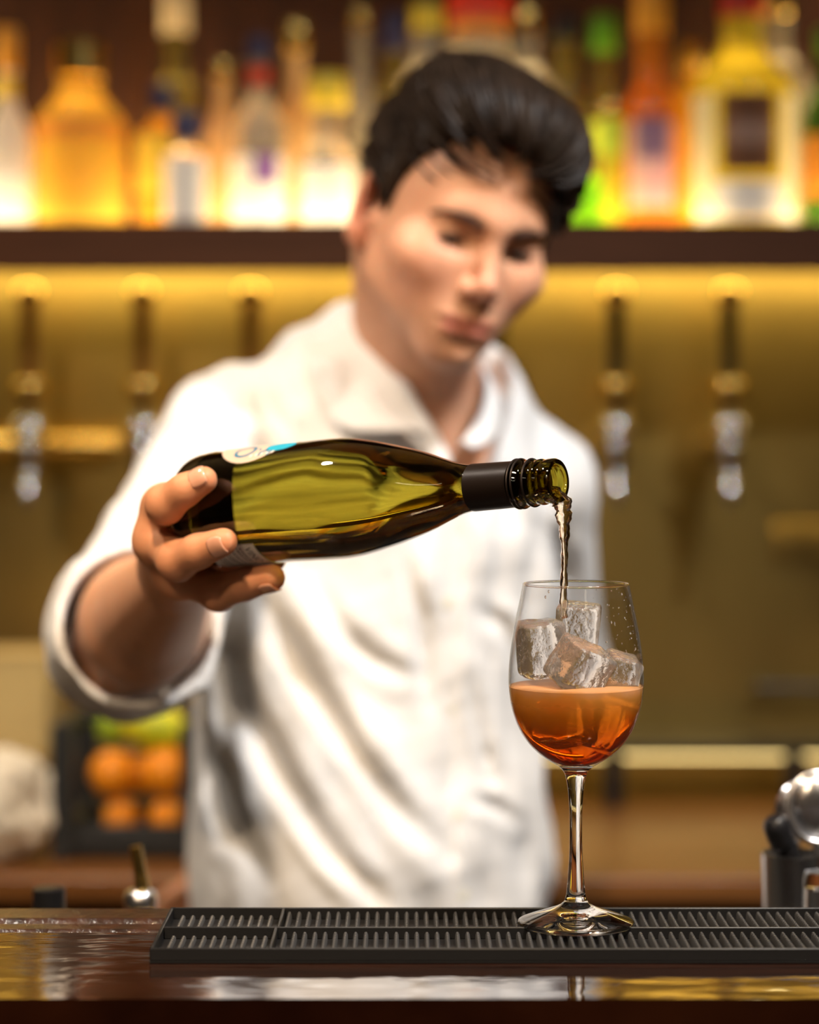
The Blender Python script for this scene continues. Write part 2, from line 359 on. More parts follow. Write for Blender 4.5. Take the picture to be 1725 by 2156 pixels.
bottle(1452, 92, 210, 44, 90, BK, 'amber', 'gold', 56, 60, 'amber bottle wedged behind the orange one', .5)
bottle(1562, 232, 205, 84, -20, FR, 'yellow', 'red', 92, 58, 'big square pale yellow bottle with dark label', .72, ((210, 372, 28, 0, 'dark'), (210, 450, 15, -52, 'cream'), (210, 450, 12, 50, 'cream'), (392, 470, 60, 0, 'white'), (268, 318, 26, 0, 'mauve')))
bottle(1632, 150, 180, 60, -30, BK, 'clear', 'gold', 72, 66, 'clear bottle with gold cap behind the big square one', .6)
bottle(1742, 106, 250, 40, 60, FR, 'green', 'green', 46, 60, 'green bottle with orange label at the frame edge, glass side', .6, ((290, 420, 60, -10, 'orange'),))

# ------------------------------------------------------------------ front bar
BZ = 1.0845
bar = thing('bar_counter', 'polished dark mahogany bar top with black front', 'bar', (0, 1.5, 0))
so = (0, 1.5, 0)
BY0, BY1, BYB = 1.370, 1.552, 1.632
obj('bar_top', L(box(-2.0, 2.0, BY0, BY1, BZ - .045, BZ), so), M_bar, bar, smooth=False)
obj('back_groove', L(box(-2.0, 2.0, BY1, BY1 + .012, BZ - .045, BZ - .005), so), M_mould, bar, smooth=False)
obj('inner_moulding', L(box(-2.0, 2.0, BY1 + .010, BY1 + .034, BZ - .045, BZ - .0005, .004, 3), so), M_mould, bar)
obj('back_moulding', L(box(-2.0, 2.0, BY1 + .036, BYB, BZ - .045, BZ + .001, .006, 3), so), M_mould, bar)
obj('front_panel', L(box(-2.0, 2.0, BY0 + .03, BY0 + .06, 0, BZ - .045), so), M_barside, bar, smooth=False)
obj('edge_rail', L(box(-2.0, 2.0, BY0 + .006, BY0 + .03, BZ - .12, BZ - .046, .006, 3), so), M_barside, bar)
obj('rear_panel', L(box(-2.0, 2.0, BYB - .03, BYB, 0, BZ - .045), so), M_barside, bar, smooth=False)
# bartender's lower work ledge behind the bar
lg = thing('work_ledge', 'steel work ledge behind and below the bar top', 'ledge', (0, 1.8, 0))
WZ = .955
obj('ledge_top', L(box(-2.0, 2.0, BYB + .002, 1.95, WZ - .02, WZ, .003), (0, 1.8, 0)), M_dsteel, lg)
obj('ledge_body', L(box(-2.0, 2.0, BYB + .002, 1.92, 0, WZ - .02), (0, 1.8, 0)), M_dsteel, lg, smooth=False)

# ------------------------------------------------------------------ rubber bar mat
MX0, MX1, MY0, MY1, MYM, MZ = -.160, .46, 1.4605, 1.588, 1.5245, 1.0940
mt = thing('bar_mat', 'black rubber bar mat with rows of raised pins under the wine glass', 'bar mat', (MX0, MY0, BZ))
so = (MX0, MY0, BZ)
obj('mat_base', L(box(MX0, MX1, MY0, MY1, BZ + .0004, BZ + .0018), so), M_rubber, mt, smooth=False)
tw = .0022
for nm, b in (('front_rim', (MX0, MX1, MY0, MY0 + tw, BZ + .0016, MZ)), ('back_rim', (MX0, MX1, MY1 - tw, MY1, BZ + .0016, MZ)),
              ('side_rim', (MX0, MX0 + tw, MY0 + tw, MY1 - tw, BZ + .0016, MZ)), ('side_rim', (MX1 - tw, MX1, MY0 + tw, MY1 - tw, BZ + .0016, MZ)),
              ('middle_rail', (MX0 + tw, MX1 - tw, MYM - tw * .5, MYM + tw * .5, BZ + .0016, MZ)),
              ('cross_rail', (-.0858 - tw * .5, -.0858 + tw * .5, MY0 + tw, MYM - tw * .5, BZ + .0016, MZ)), ('cross_rail', (-.0842 - tw * .5, -.0842 + tw * .5, MYM + tw * .5, MY1 - tw, BZ + .0016, MZ))):
    obj(nm, L(box(*b, .0006, 1), so), M_rubber, mt)
def pins(x0, x1, y0, y1, dx, dy, h, r):
    parts = []; seg = 6
    nx, ny = int((x1 - x0) / dx), int((y1 - y0) / dy)
    V, Fs = [], []
    for i in range(nx + 1):
        for j in range(ny + 1):
            x, y = x0 + (x1 - x0 - nx * dx) / 2 + i * dx, y0 + (y1 - y0 - ny * dy) / 2 + j * dy
            b = len(V)
            for rr, zz in ((r, 0), (r * .92, h * .72), (r * .5, h * .97)):
                for k in range(seg): a = 2 * math.pi * k / seg; V.append((x + rr * math.cos(a), y + rr * math.sin(a), BZ + .0017 + zz))
            V.append((x, y, BZ + .0017 + h))
            for q in range(2):
                for k in range(seg): k2 = (k + 1) % seg; Fs.append((b + q * seg + k, b + q * seg + k2, b + (q + 1) * seg + k2, b + (q + 1) * seg + k))
            for k in range(seg): Fs.append((b + 2 * seg + k, b + 2 * seg + (k + 1) % seg, b + 3 * seg))
    return V, Fs
e = .0045
M_pin = mat('highlit rubber pins', (.065, .067, .072), .34, spec=.7)  # highlights on the pins put into a greyer colour than the mat rubber
for y0, y1 in ((MY0 + tw, MYM - tw), (MYM + tw, MY1 - tw)):
    p1 = obj('pin_field', L(pins(-.085 + tw + e * .6, MX1 - tw - e, y0 + e * .7, y1 - e * .7, .0065, .0050, .0060, .0016), so), M_pin, mt); p1['kind'] = 'stuff'
    p2 = obj('pin_field', L(pins(MX0 + tw + e, -.087 - e * .6, y0 + e * .9, y1 - e * .9, .0065, .0050, .0036, .0016), so), M_pin, mt); p2['kind'] = 'stuff'

# ------------------------------------------------------------------ wine glass
def glassmat(name, col, rough=0., ior=1.5, mixd=None, bump=None, grad=None):
    return mat(name, col, rough, trans=1.0, ior=ior, bump=bump)
M_glass = glassmat('clear glass', (1, 1, 1), 0.0, 1.48)
M_water = glassmat('clear droplets', (1, 1, 1), 0.0, 1.33)
GX, GY, GZ = P(1213, 0, 1.54).x, 1.54, 1.0923
gs = 1.54 / F
gz = lambda py: (CAMZ - (py - HY) * gs) - GZ
outer = [(1229, 112), (1250, 116), (1275, 121), (1300, 126.5), (1350, 135.5), (1400, 141), (1435, 142.5), (1470, 139.5), (1500, 133), (1535, 119.5), (1565, 100), (1588, 76), (1604, 52), (1614, 36),
         (1626, 25), (1645, 19.5), (1670, 16), (1710, 13.5), (1755, 13), (1800, 14), (1840, 16.5), (1870, 19), (1888, 21.5), (1900, 27), (1909, 41), (1919, 68), (1930, 100), (1937, 120)]
inner = [(1612, 0), (1610, 19), (1603, 47), (1587, 73), (1564, 97.5), (1534, 117), (1499, 130.7), (1469, 137.2), (1435, 140.2), (1400, 138.8), (1350, 133.2), (1300, 124.2), (1275, 118.7), (1250, 113.8), (1231, 109.8)]
prof_in = smooth_prof([(r * gs, gz(y)) for y, r in inner], 4)
prof_out = smooth_prof([(r * gs, gz(y)) for y, r in outer], 4)
foot = [(123.2 * gs, gz(1939) - .0002), (123.6 * gs, .0012), (122 * gs, .0003), (100 * gs, 0), (40 * gs, .0014), (0, .0020)]
wg = thing('wine_glass', 'stemmed wine glass of iced orange drink standing on the bar mat', 'wine glass', (GX, GY, GZ))
M_thin = bpy.data.materials.new('thin bowl glass'); M_thin.use_nodes = True; MATS['thin'] = M_thin
nt = M_thin.node_tree; nt.nodes.remove(nt.nodes['Principled BSDF'])
tb_ = nt.nodes.new('ShaderNodeBsdfTransparent'); tb_.inputs[0].default_value = (.985, .985, .985, 1); edge = nt.nodes.new('ShaderNodeMix'); edge.data_type = 'RGBA'; edge.inputs[6].default_value = (.985, .985, .985, 1); edge.inputs[7].default_value = (.50, .50, .48, 1); gb = nt.nodes.new('ShaderNodeBsdfGlossy'); gb.inputs['Roughness'].default_value = 0
lw = nt.nodes.new('ShaderNodeLayerWeight'); lw.inputs[0].default_value = .5; pw_ = nt.nodes.new('ShaderNodeMath'); pw_.operation = 'POWER'; pw_.inputs[1].default_value = 5.0
fr_ = nt.nodes.new('ShaderNodeMath'); fr_.operation = 'MULTIPLY_ADD'; fr_.inputs[1].default_value = .85; fr_.inputs[2].default_value = .025
nt.links.new(lw.outputs['Facing'], pw_.inputs[0]); nt.links.new(pw_.outputs[0], fr_.inputs[0]); nt.links.new(pw_.outputs[0], edge.inputs[0]); nt.links.new(edge.outputs[2], tb_.inputs[0]); ms = nt.nodes.new('ShaderNodeMixShader')
nt.links.new(fr_.outputs[0], ms.inputs[0]); nt.links.new(tb_.outputs[0], ms.inputs[1]); nt.links.new(gb.outputs[0], ms.inputs[2]); nt.links.new(ms.outputs[0], nt.nodes['Material Output'].inputs[0])
rim_ = [(110.6 * gs + .00075 * math.cos(t), gz(1230) + .00075 * math.sin(t)) for t in np.linspace(0, 2 * math.pi, 11)]
obj('rim', lathe(rim_, 96), M_glass, wg, angle=80)
ZB = gz(1613.5)                       # below this the glass is solid: root of the bowl, stem and foot
bowl_out = [q for q in prof_out if q[1] >= ZB]; stem_out = [q for q in prof_out if q[1] < ZB]
obj('bowl', lathe((prof_in + [(110.5 * gs, gz(1229) + .0003)] + bowl_out)[::-1], 96), M_thin, wg, angle=60)
obj('stem', lathe(([(0, ZB - .0006), (stem_out[0][0] * .9, ZB - .0006)] + [q for q in stem_out if q[1] > gz(1896)] + [(0, gz(1896))])[::-1], 64), M_glass, wg, angle=60)
ft = [q for q in stem_out if q[1] <= gz(1896)]
obj('foot', lathe(([(0, ft[0][1] + .0001)] + ft + foot)[::-1], 96), M_glass, wg, angle=60)
# the drink: fills the bowl up to row 1440, touching the glass from inside
M_drink = bpy.data.materials.new('orange spritz'); M_drink.use_nodes = True
nt = M_drink.node_tree; b = nt.nodes['Principled BSDF']
tc = nt.nodes.new('ShaderNodeTexCoord'); sx = nt.nodes.new('ShaderNodeSeparateXYZ'); nt.links.new(tc.outputs['Object'], sx.inputs[0])
nz = nt.nodes.new('ShaderNodeTexNoise'); nz.inputs['Scale'].default_value = 55; nt.links.new(tc.outputs['Object'], nz.inputs['Vector'])
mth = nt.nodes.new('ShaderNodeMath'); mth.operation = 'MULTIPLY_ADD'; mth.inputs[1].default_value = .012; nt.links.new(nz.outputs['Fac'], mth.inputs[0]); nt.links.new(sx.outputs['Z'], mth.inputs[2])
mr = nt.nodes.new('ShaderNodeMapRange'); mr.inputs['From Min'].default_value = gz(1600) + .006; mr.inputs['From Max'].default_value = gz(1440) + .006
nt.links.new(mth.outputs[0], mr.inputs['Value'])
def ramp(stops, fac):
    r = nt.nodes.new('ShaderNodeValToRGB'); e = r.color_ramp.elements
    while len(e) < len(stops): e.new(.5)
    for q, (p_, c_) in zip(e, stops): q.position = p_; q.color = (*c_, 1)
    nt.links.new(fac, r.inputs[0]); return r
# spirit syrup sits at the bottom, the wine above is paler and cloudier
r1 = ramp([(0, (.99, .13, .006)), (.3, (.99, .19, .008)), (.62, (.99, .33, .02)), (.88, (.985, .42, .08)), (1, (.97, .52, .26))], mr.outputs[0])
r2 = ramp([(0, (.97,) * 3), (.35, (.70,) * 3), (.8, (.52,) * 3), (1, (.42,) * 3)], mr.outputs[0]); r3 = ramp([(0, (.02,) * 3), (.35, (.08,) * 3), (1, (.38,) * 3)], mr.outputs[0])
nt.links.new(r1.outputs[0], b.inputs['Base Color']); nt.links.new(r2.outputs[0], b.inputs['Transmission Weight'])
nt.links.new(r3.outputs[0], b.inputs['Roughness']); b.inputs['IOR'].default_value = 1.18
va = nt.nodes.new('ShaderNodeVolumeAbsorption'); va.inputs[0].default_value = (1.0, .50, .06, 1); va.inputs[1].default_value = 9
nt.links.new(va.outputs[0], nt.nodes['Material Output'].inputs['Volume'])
liq = [(r + .0004, z) for r, z in prof_in if z < gz(1440)]
liq = [(0, liq[0][1] - .0003)] + [(r, z - .0003) for r, z in liq[1:]]
rl_, zl_ = liq[-1]
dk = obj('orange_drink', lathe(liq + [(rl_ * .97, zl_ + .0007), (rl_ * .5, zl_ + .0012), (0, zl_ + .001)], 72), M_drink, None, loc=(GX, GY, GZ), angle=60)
tag(dk, 'cloudy orange red drink filling the lower half of the wine glass', 'drink')
# droplets on the inside of the bowl
V, Fs = [], []
rng = random.Random(3)
ball = lathe([(0, -1), (.7, -.7), (1, 0), (.7, .7), (0, 1)], 8)
def wall_r(z):
    for (r0, z0), (r1_, z1) in zip(prof_in, prof_in[1:]):
        if z0 <= z <= z1: return r0 + (r1_ - r0) * (z - z0) / (z1 - z0 + 1e-9)
    return prof_in[-1][0]
for i in range(110):
    py = rng.uniform(1232, 1385); a = math.radians(rng.gauss(-35, 42)); rr = wall_r(gz(py)) - .0003
    s_ = rng.choice((.00022, .0003, .0004, .0006)); st = rng.choice((1, 1.2, 1.8))
    n = len(V); V += [(rr * math.cos(a) + x * s_, rr * math.sin(a) + y * s_, gz(py) + z * s_ * st) for x, y, z in ball[0]]; Fs += [tuple(k + n for k in f) for f in ball[1]]
dp = obj('droplets', (V, Fs), M_water, wg); dp['kind'] = 'stuff'

# ice cubes
M_ice = mat('clear ice', (.97, .95, .94), .10, trans=.88, ior=1.2, bump=(160, .55, (1, 1, 1), 3, .004))
M_ice2 = mat('sunken ice', (1, 1, 1), .02, trans=1.0, ior=1.16, bump=(120, .3, (1, 1, 1), 2, .003))
def ice(px, py, d, size, rot, label, m=None):
    bm = bmesh.new(); bmesh.ops.create_cube(bm, size=1)
    for v in bm.verts: v.co = Vector((v.co.x * size[0], v.co.y * size[1], v.co.z * size[2]))
    bmesh.ops.bevel(bm, geom=bm.edges[:], offset=min(size) * .12, segments=3, affect='EDGES', profile=.5)
    bmesh.ops.subdivide_edges(bm, edges=bm.edges[:], cuts=2, use_grid_fill=True)
    off = Vector((px, py, 1))
    for v in bm.verts:
        q = v.co * 70 + off; v.co += v.co.normalized() * (mnoise.noise(q) * .0012 + mnoise.noise(q * 3) * .0005)
    me = bpy.data.meshes.new('ice_cube'); bm.to_mesh(me); bm.free(); me.shade_smooth()
    o = link('ice_cube', me, m or M_ice, None, P(px, py, d)); o.rotation_euler = [math.radians(a) for a in rot]
    return tag(o, label, 'ice cube', 'ice cubes in the drink')
ice(1140, 1366, 1.545, (.027, .028, .036), (4, -6, 18), 'tall ice cube leaning on the bowl nearest the bottle side')
ice(1216, 1320, 1.562, (.028, .024, .030), (8, 5, -12), 'topmost ice cube where the wine stream lands')
ice(1222, 1404, 1.525, (.034, .026, .030), (24, 20, 34), 'tilted ice cube in front, half out of the drink')
ice(1305, 1420, 1.543, (.022, .030, .026), (10, 16, 8), 'low ice cube by the far bowl wall, peeking above the drink')
ice(1190, 1515, 1.530, (.030, .028, .026), (12, -12, 20), 'ice cube sunk in the middle of the drink', M_ice2)
ice(1272, 1520, 1.545, (.022, .026, .028), (-6, 14, -26), 'narrow ice cube sunk low in the drink', M_ice2)

# ------------------------------------------------------------------ wine bottle held over the glass
BB = PA(415, 1075, 1.68); BM = PA(1176, 1012, 1.518)
BA = BM - BB; BL = float(np.linalg.norm(BA)); BA /= BL
BC = np.array([0, -1., 0]); BC -= BC.dot(BA) * BA; BC /= np.linalg.norm(BC)          # towards the guests
BU = np.cross(BC, BA); BU = BU if BU[2] > 0 else -BU                                 # up
Mb = Matrix(((BC[0], BU[0], BA[0], BB[0]), (BC[1], BU[1], BA[1], BB[1]), (BC[2], BU[2], BA[2], BB[2]), (0, 0, 0, 1)))
def bpt(z, deg, r): a = math.radians(deg); return BB + BA * z + r * (math.cos(a) * BC + math.sin(a) * BU)
M_green = mat('olive bottle glass', (.30, .25, .02), .05, trans=1.0, ior=1.36, coat=1.0, coat_rough=.0)
wb = bpy.data.objects.new('wine_bottle', None); COL.objects.link(wb); wb.location = BB
tag(wb, 'olive green wine bottle held sideways, pouring into the glass', 'wine bottle')
Mloc = Matrix.Translation(-Vector(BB)) @ Mb
k = BL / .295
prof = smooth_prof([(0, .012), (.012, .010), (.024, .003), (.031, .0), (.0362, .004), (.0390, .012), (.0402, .03), (.0406, .078), (.0412, .115), (.0404, .135), (.0364, .157), (.0284, .188), (.0205, .21), (.0172, .22),
                    (.0152, .232), (.0146, .25), (.0144, .264)], 4)
prof = [(r, z * k) for r, z in prof]
neck = [(.0158, .2645), (.0158, .2700), (.0146, .2712), (.0146, .2745), (.0152, .2755), (.0152, .2775), (.0143, .279), (.0143, .2815), (.0149, .2825), (.0149, .2842), (.0140, .2855), (.0140, .2875),
        (.0145, .289), (.0145, .2935), (.0138, .295), (.0112, .295), (.0104, .2935), (.0102, .285), (.0104, .270), (.0104, .245), (.006, .243), (0, .243)]
obj('bottle_glass', xf(lathe(prof + [(r, z * k) for r, z in neck], 72), Mloc), M_green, wb, angle=45)
M_foil = mat('dark capsule foil', (.016, .010, .008), .38, metal=.3)
M_dkglass = mat('dark thick glass', (.012, .008, .003), .04, coat=1.0)
slv = obj('capsule_sleeve', xf(lathe([(.0153, .2315 * k), (.0157, .2315 * k), (.0151, .2635 * k), (.0147, .2635 * k)], 48), Mloc), M_foil, wb)
rings = [lathe([(r0 - .0004, z * k - .0008), (r0 + .0003, z * k - .0006), (r0 + .0006, z * k), (r0 + .0003, z * k + .0006), (r0 - .0004, z * k + .0008)], 48) for z, r0 in ((.2655, .0160), (.2685, .0160), (.2765, .0154))]
obj('capsule_ring', xf(join(*rings), Mloc), M_foil, wb)
obj('base_glass', xf(lathe([(r + .0003, z) for r, z in prof if .0 <= z <= .027 * k and r > .030], 64), Mloc), M_dkglass, wb)
def patch(z0, z1, a0, a1, r, n=24, shape=None):
    """a curved patch on the bottle (thickness .3 mm); shape 'oval' trims it to an ellipse"""
    V, Fs = [], []
    if shape == 'oval':
        zc, ac = (z0 + z1) / 2, (a0 + a1) / 2; m_ = 8
        V.append((zc, ac)); 
        for j in range(1, m_ + 1):
            for i in range(n): t = 2 * math.pi * i / n; V.append((zc + (z1 - z0) / 2 * math.cos(t) * j / m_, ac + (a1 - a0) / 2 * math.sin(t) * j / m_))
        for i in range(n): Fs.append((0, 1 + i, 1 + (i + 1) % n))
        for j in range(m_ - 1):
            for i in range(n): i2 = (i + 1) % n; Fs.append((1 + j * n + i, 1 + (j + 1) * n + i, 1 + (j + 1) * n + i2, 1 + j * n + i2))
    else:
        m_ = 6
        for i in range(n + 1):
            for j in range(m_ + 1): V.append((z0 + (z1 - z0) * j / m_, a0 + (a1 - a0) * i / n))
        for i in range(n):
            for j in range(m_): q = i * (m_ + 1) + j; Fs.append((q, q + 1, q + m_ + 2, q + m_ + 1))
    return [(r * math.cos(math.radians(a)), r * math.sin(math.radians(a)), z * k) for z, a in V], Fs
def on_bottle(VF, zt, at, r, flip=1):
    """lay flat lettering (x along the round, y along the axis) on the bottle"""
    return [(r * math.cos(math.radians(at) + flip * x / r), r * math.sin(math.radians(at) + flip * x / r), (zt + y) * k) for x, y, z in VF[0]], VF[1]
M_label = mat('cream label paper', (.56, .42, .33), .55); M_label2 = mat('white label paper', (.80, .76, .70), .55)
M_blue = mat('blue print', (.03, .16, .28), .5); M_cyan = mat('cyan print', (.02, .34, .50), .5); M_ink = mat('grey print', (.10, .09, .09), .5)
fl = obj('front_label', xf(patch(.031, .098, 48, 165, .0411, 40, 'oval'), Mloc), M_label, wb)
def along_bottle(VF, z0, a0, r=.04125):
    a0 = math.radians(a0); return [(r * math.cos(a0 + y / r), r * math.sin(a0 + y / r), (z0 + x) * k) for x, y, z in VF[0]], VF[1]
obj('print', xf(along_bottle(text_mesh('Ow', .024), .050, 57), Mloc), M_blue, fl)
obj('print', xf(join(*[patch(.068 + i * .0042, .0694 + i * .0042, 56 + i, 60 + i, .04125, 2) for i in range(5)]), Mloc), M_label2, fl)
obj('print', xf(patch(.076, .099, 64, 86, .04125, 24, 'oval'), Mloc), M_cyan, fl)
bl = obj('back_label', xf(patch(.026, .071, -150, -37, .0410), Mloc), M_label2, wb)
obj('print', xf(on_bottle(text_mesh('VINO E', .0080), .0615, -41, .04115, -1), Mloc), M_ink, bl)
def fine_lines(z, seed):            # print too small to read: rows of short strokes
    r_ = random.Random(seed); parts = []; a_ = -41.
    while a_ > -120:
        w_ = r_.uniform(1.2, 3.4); parts.append(patch(z, z + .0012, a_ - w_, a_, .04115, 2)); a_ -= w_ + r_.uniform(.7, 1.8)
    return join(*parts)
for i, z_ in enumerate((.0575, .0545, .0495, .0450, .0425, .0375, .0340)):
    obj('print', xf(fine_lines(z_, i), Mloc), M_ink, bl)

# wine pouring
lip = bpt(BL - .001, -90, .0100)
sp_ = [lip + np.array([-.014, .006, .002]), lip + np.array([-.004, .002, .0015]), lip + np.array([.0015, -.001, -.003]), PA(1187, 1082, 1.520), PA(1189, 1120, 1.524), PA(1189, 1165, 1.528), PA(1188, 1215, 1.533), PA(1187, 1262, 1.537), PA(1189, 1300, 1.541)]
sp2 = crv(sp_, 8); rs = np.interp(np.linspace(0, 8, len(sp2)), range(9), [.004, .0066, .0064, .0052, .0043, .0034, .0028, .0025, .0023])
rs = [r * (1 + .13 * math.sin(i * .8) + .08 * math.sin(i * 1.9)) for i, r in enumerate(rs)]
M_wine = glassmat('pale wine', (.98, .88, .72), .0, 1.33, bump=(120, .5, (1, 1, .5), 2, .004))
st = obj('wine_stream', tube(sp2, rs, 16, .62, True, .085), M_wine)
tag(st, 'thin twisting stream of pale wine falling from the bottle mouth', 'wine')

# ------------------------------------------------------------------ small things behind the bar, glass side
CUPD = 1.80
def S(px, d): return px * d / F
cz = WZ
cup = thing('steel_tin', 'steel shaker tin holding bar tools behind the mat', 'shaker tin', (P(1668, 0, CUPD).x, CUPD, cz))
zt = P(0, 1795, CUPD).z - cz
obj('tin_wall', lathe([(0, .001), (S(50, CUPD), 0), (S(52, CUPD), .002), (S(64, CUPD), zt - .002), (S(66, CUPD), zt), (S(63, CUPD), zt), (S(50, CUPD), .004), (0, .004)], 48), M_steel, cup)
def tool(name, label, cat, pts, rad, m, flat=1.0, group='bar tools in the tin'):
    p0 = Vector(pts[0]); o = obj(name, tube([np.array(q) - np.array(p0) for q in crv(pts, 6)], rad, 14, flat), m, None, loc=p0); return tag(o, label, cat, group)
c0 = Vector((P(1668, 0, CUPD).x, CUPD, cz + .006))
tool('muddler', 'black handled bar muddler leaning out of the tin', 'muddler', [c0 + Vector((.008, .006, .005)), P(1668, 1830, 1.795), P(1645, 1765, 1.79), P(1629, 1722, 1.785)],
     [.007] * 7 + [.0085] * 4 + [.0105] * 5 + [.0100, .009, .006], M_black)
sp = thing('julep_strainer', 'round steel strainer with wire rim standing in the tin', 'strainer', tuple(c0 + Vector((.012, .0, .004))), 'bar tools in the tin')
cc = P(1722, 1700, 1.805); o_ = Vector(sp.location)
ring = [cc + Vector((S(60, 1.8) * math.cos(t), .004 * math.sin(t), S(72, 1.8) * math.sin(t))) - o_ for t in np.linspace(0, 2 * math.pi, 40)]
obj('wire_rim', tube(ring, .0028, 10, cap=False), M_steel, sp)
dish = xf(lathe([(0, .006), (.010, .0055), (.018, .003), (.0205, 0), (.018, .002), (.010, .0045), (0, .005)], 32), Matrix.Translation(cc - o_) @ Matrix.Rotation(math.pi / 2, 4, 'X') @ Matrix.Diagonal((1, 1.2, 1, 1)))
obj('dish', dish, M_steel, sp)
obj('handle', tube([cc - o_ + Vector((0, 0, -S(70, 1.8))), Vector((.004, 0, .002))], .004, 10, .5), M_steel, sp)
sp = thing('bar_spoon', 'large steel spoon standing bowl up in the tin', 'spoon', tuple(c0 + Vector((-.006, .016, .004))), 'bar tools in the tin'); o_ = Vector(sp.location)
cc = P(1668, 1700, 1.84)
bowl = xf(lathe([(0, .007), (.5, .006), (.85, .003), (1, 0), (.9, .001), (.5, .004), (0, .005)], 28), Matrix.Translation(cc - o_) @ Matrix.Rotation(math.radians(16), 4, 'Y') @ Matrix.Rotation(math.pi / 2, 4, 'X') @ Matrix.Diagonal((S(36, 1.84), S(56, 1.84), 1, 1)))
obj('bowl', bowl, M_steel, sp); obj('handle', tube([cc - o_ + Vector((.004, 0, -S(50, 1.84))), Vector((0, 0, 0))], .0035, 10, .6), M_steel, sp)
lm = mat('lemon skin', (.95, .68, .03), .42, bump=(300, .3, (1, 1, 1), 2, .002))
le = obj('lemon', lathe(smooth_prof([(0, -.040), (.006, -.037), (.016, -.030), (.026, -.014), (.029, 0), (.026, .014), (.016, .030), (.006, .037), (0, .040)], 3), 28), lm, loc=(P(1712, 0, 1.90).x, 1.90, WZ + .0295)); le.rotation_euler = (math.pi / 2, 0, .8)
tag(le, 'yellow lemon lying on the ledge behind the steel tin', 'lemon')
tb = thing('upturned_tumbler', 'clear tumbler upside down beside the steel tin', 'tumbler', (P(1733, 0, 1.725).x, 1.725, WZ))
zt = P(0, 1836, 1.725).z - WZ
obj('glass', lathe([(S(46, 1.72), .0003), (S(42, 1.72), zt - .006), (S(38, 1.72), zt), (0, zt), (0, zt - .010), (S(34, 1.72), zt - .012), (S(42, 1.72), .0003)], 40), M_glass, tb, angle=50)

# ------------------------------------------------------------------ things behind the bar, hand side
kn = thing('black_bottle_top', 'short black capped bottle just above the bar edge', 'bottle', (P(103, 0, 1.80).x, 1.80, WZ))
zt = P(0, 1872, 1.80).z - WZ
obj('bottle_body', lathe(smooth_prof([(0, 0), (.026, .0), (.028, .004), (.028, .055), (.022, .075), (.010, .09), (.0095, zt - .012), (0, zt - .012)], 3), 24), mat('dark bottle', (.02, .02, .018), .12), kn)
obj('cap', lathe([(0, zt - .02), (.0125, zt - .02), (.0125, zt), (.011, zt + .001), (0, zt + .001)], 20), M_black, kn)
pr_ = thing('pour_bottle', 'squeeze bottle with a long golden pouring tube above the bar edge', 'pourer', (P(296, 0, 1.86).x, 1.86, WZ))
zt = P(0, 1905, 1.86).z - WZ; zz = P(0, 1782, 1.86).z - WZ
obj('bottle_body', lathe(smooth_prof([(0, 0), (.028, .0), (.030, .004), (.030, .06), (.020, .075), (.012, zt - .015), (.011, zt - .004), (0, zt - .004)], 3), 24), mat('amber squeeze bottle', (.6, .35, .06), .25), pr_)
obj('collar', lathe(smooth_prof([(0, zt - .006), (.011, zt - .005), (.0135, zt + .003), (.011, zt + .011), (.004, zt + .013), (0, zt + .013)], 3), 20), M_steel, pr_)
obj('pouring_tube', tube(crv([(.002, 0, zt + .01), (.0, 0, (zt + zz) / 2), (-.004, 0, zz)], 4), [.0058] * 4 + [.005] * 5, 12), M_gold, pr_)

# fruit basket, cloth and carton on the back counter
bk = thing('fruit_basket', 'dark metal fruit basket on the back counter', 'basket', (P(290, 0, 2.85).x, 2.85, CZ))
bx = bk.location; bw = S(262, 2.85) / 2; zt = P(0, 1500, 2.85).z - CZ; zb_ = P(0, 1765, 2.75).z - CZ
bz0 = .0
M_bask = mat('dark slate basket metal', (.03, .035, .042), .5, metal=.2)
obj('floor_panel', box(-bw, bw, -.1, .1, .002, .012), M_bask, bk, smooth=False)
for sx_ in (-1, 1):
    for sy_ in (-1, 1): obj('corner_post', box(sx_ * bw - .013, sx_ * bw + .013, sy_ * .1 - .013, sy_ * .1 + .013, 0, zt, .003), M_bask, bk)
for sy_ in (-1, 1):
    obj('rail', box(-bw, bw, sy_ * .1 - .008, sy_ * .1 + .008, .010, .040, .003), M_bask, bk)
    if sy_ > 0: obj('rail', box(-bw, bw, sy_ * .1 - .008, sy_ * .1 + .008, zt - .02, zt, .003), M_bask, bk)
for sx_ in (-1, 1):
    obj('rail', box(sx_ * bw - .008, sx_ * bw + .008, -.1, .1, .010, .040, .003), M_bask, bk)
    obj('rail', box(sx_ * bw - .008, sx_ * bw + .008, -.1, .1, zt - .02, zt, .003), M_bask, bk)
om = mat('orange skin', (.92, .33, .015), .38, bump=(260, .3, (1, 1, 1), 2, .002)); gm = mat('green lime skin', (.30, .45, .02), .4, bump=(260, .3, (1, 1, 1), 2, .002))
lm2 = mat('mango skin', (.95, .72, .03), .4, var=((.50, .62, .02), 9, (1, 1, 1)))
def fruit(px, py, d, r, m, label, cat, st=1.0, rot=(0, 0, 0), group='fruit in the basket'):
    o = thing(cat, label, cat, P(px, py, d), group)
    M_ = Matrix.Rotation(rot[1], 4, 'Y') @ Matrix.Rotation(rot[0], 4, 'X')
    R_ = S(r, d)
    obj('fruit_body', xf(lathe(smooth_prof([(0, -R_ * st), (R_ * .3, -R_ * .95 * st), (R_ * .75, -R_ * .66 * st), (R_, 0), (R_ * .75, R_ * .66 * st), (R_ * .25, R_ * .95 * st), (0, R_ * st * .97)], 4), 28), M_), m, o)
    obj('stem_end', xf(lathe([(0, R_ * st * .95), (.005, R_ * st * .95), (.004, R_ * st * 1.02), (0, R_ * st * 1.03)], 10), M_), mat('fruit stem', (.12, .10, .03), .7), o)
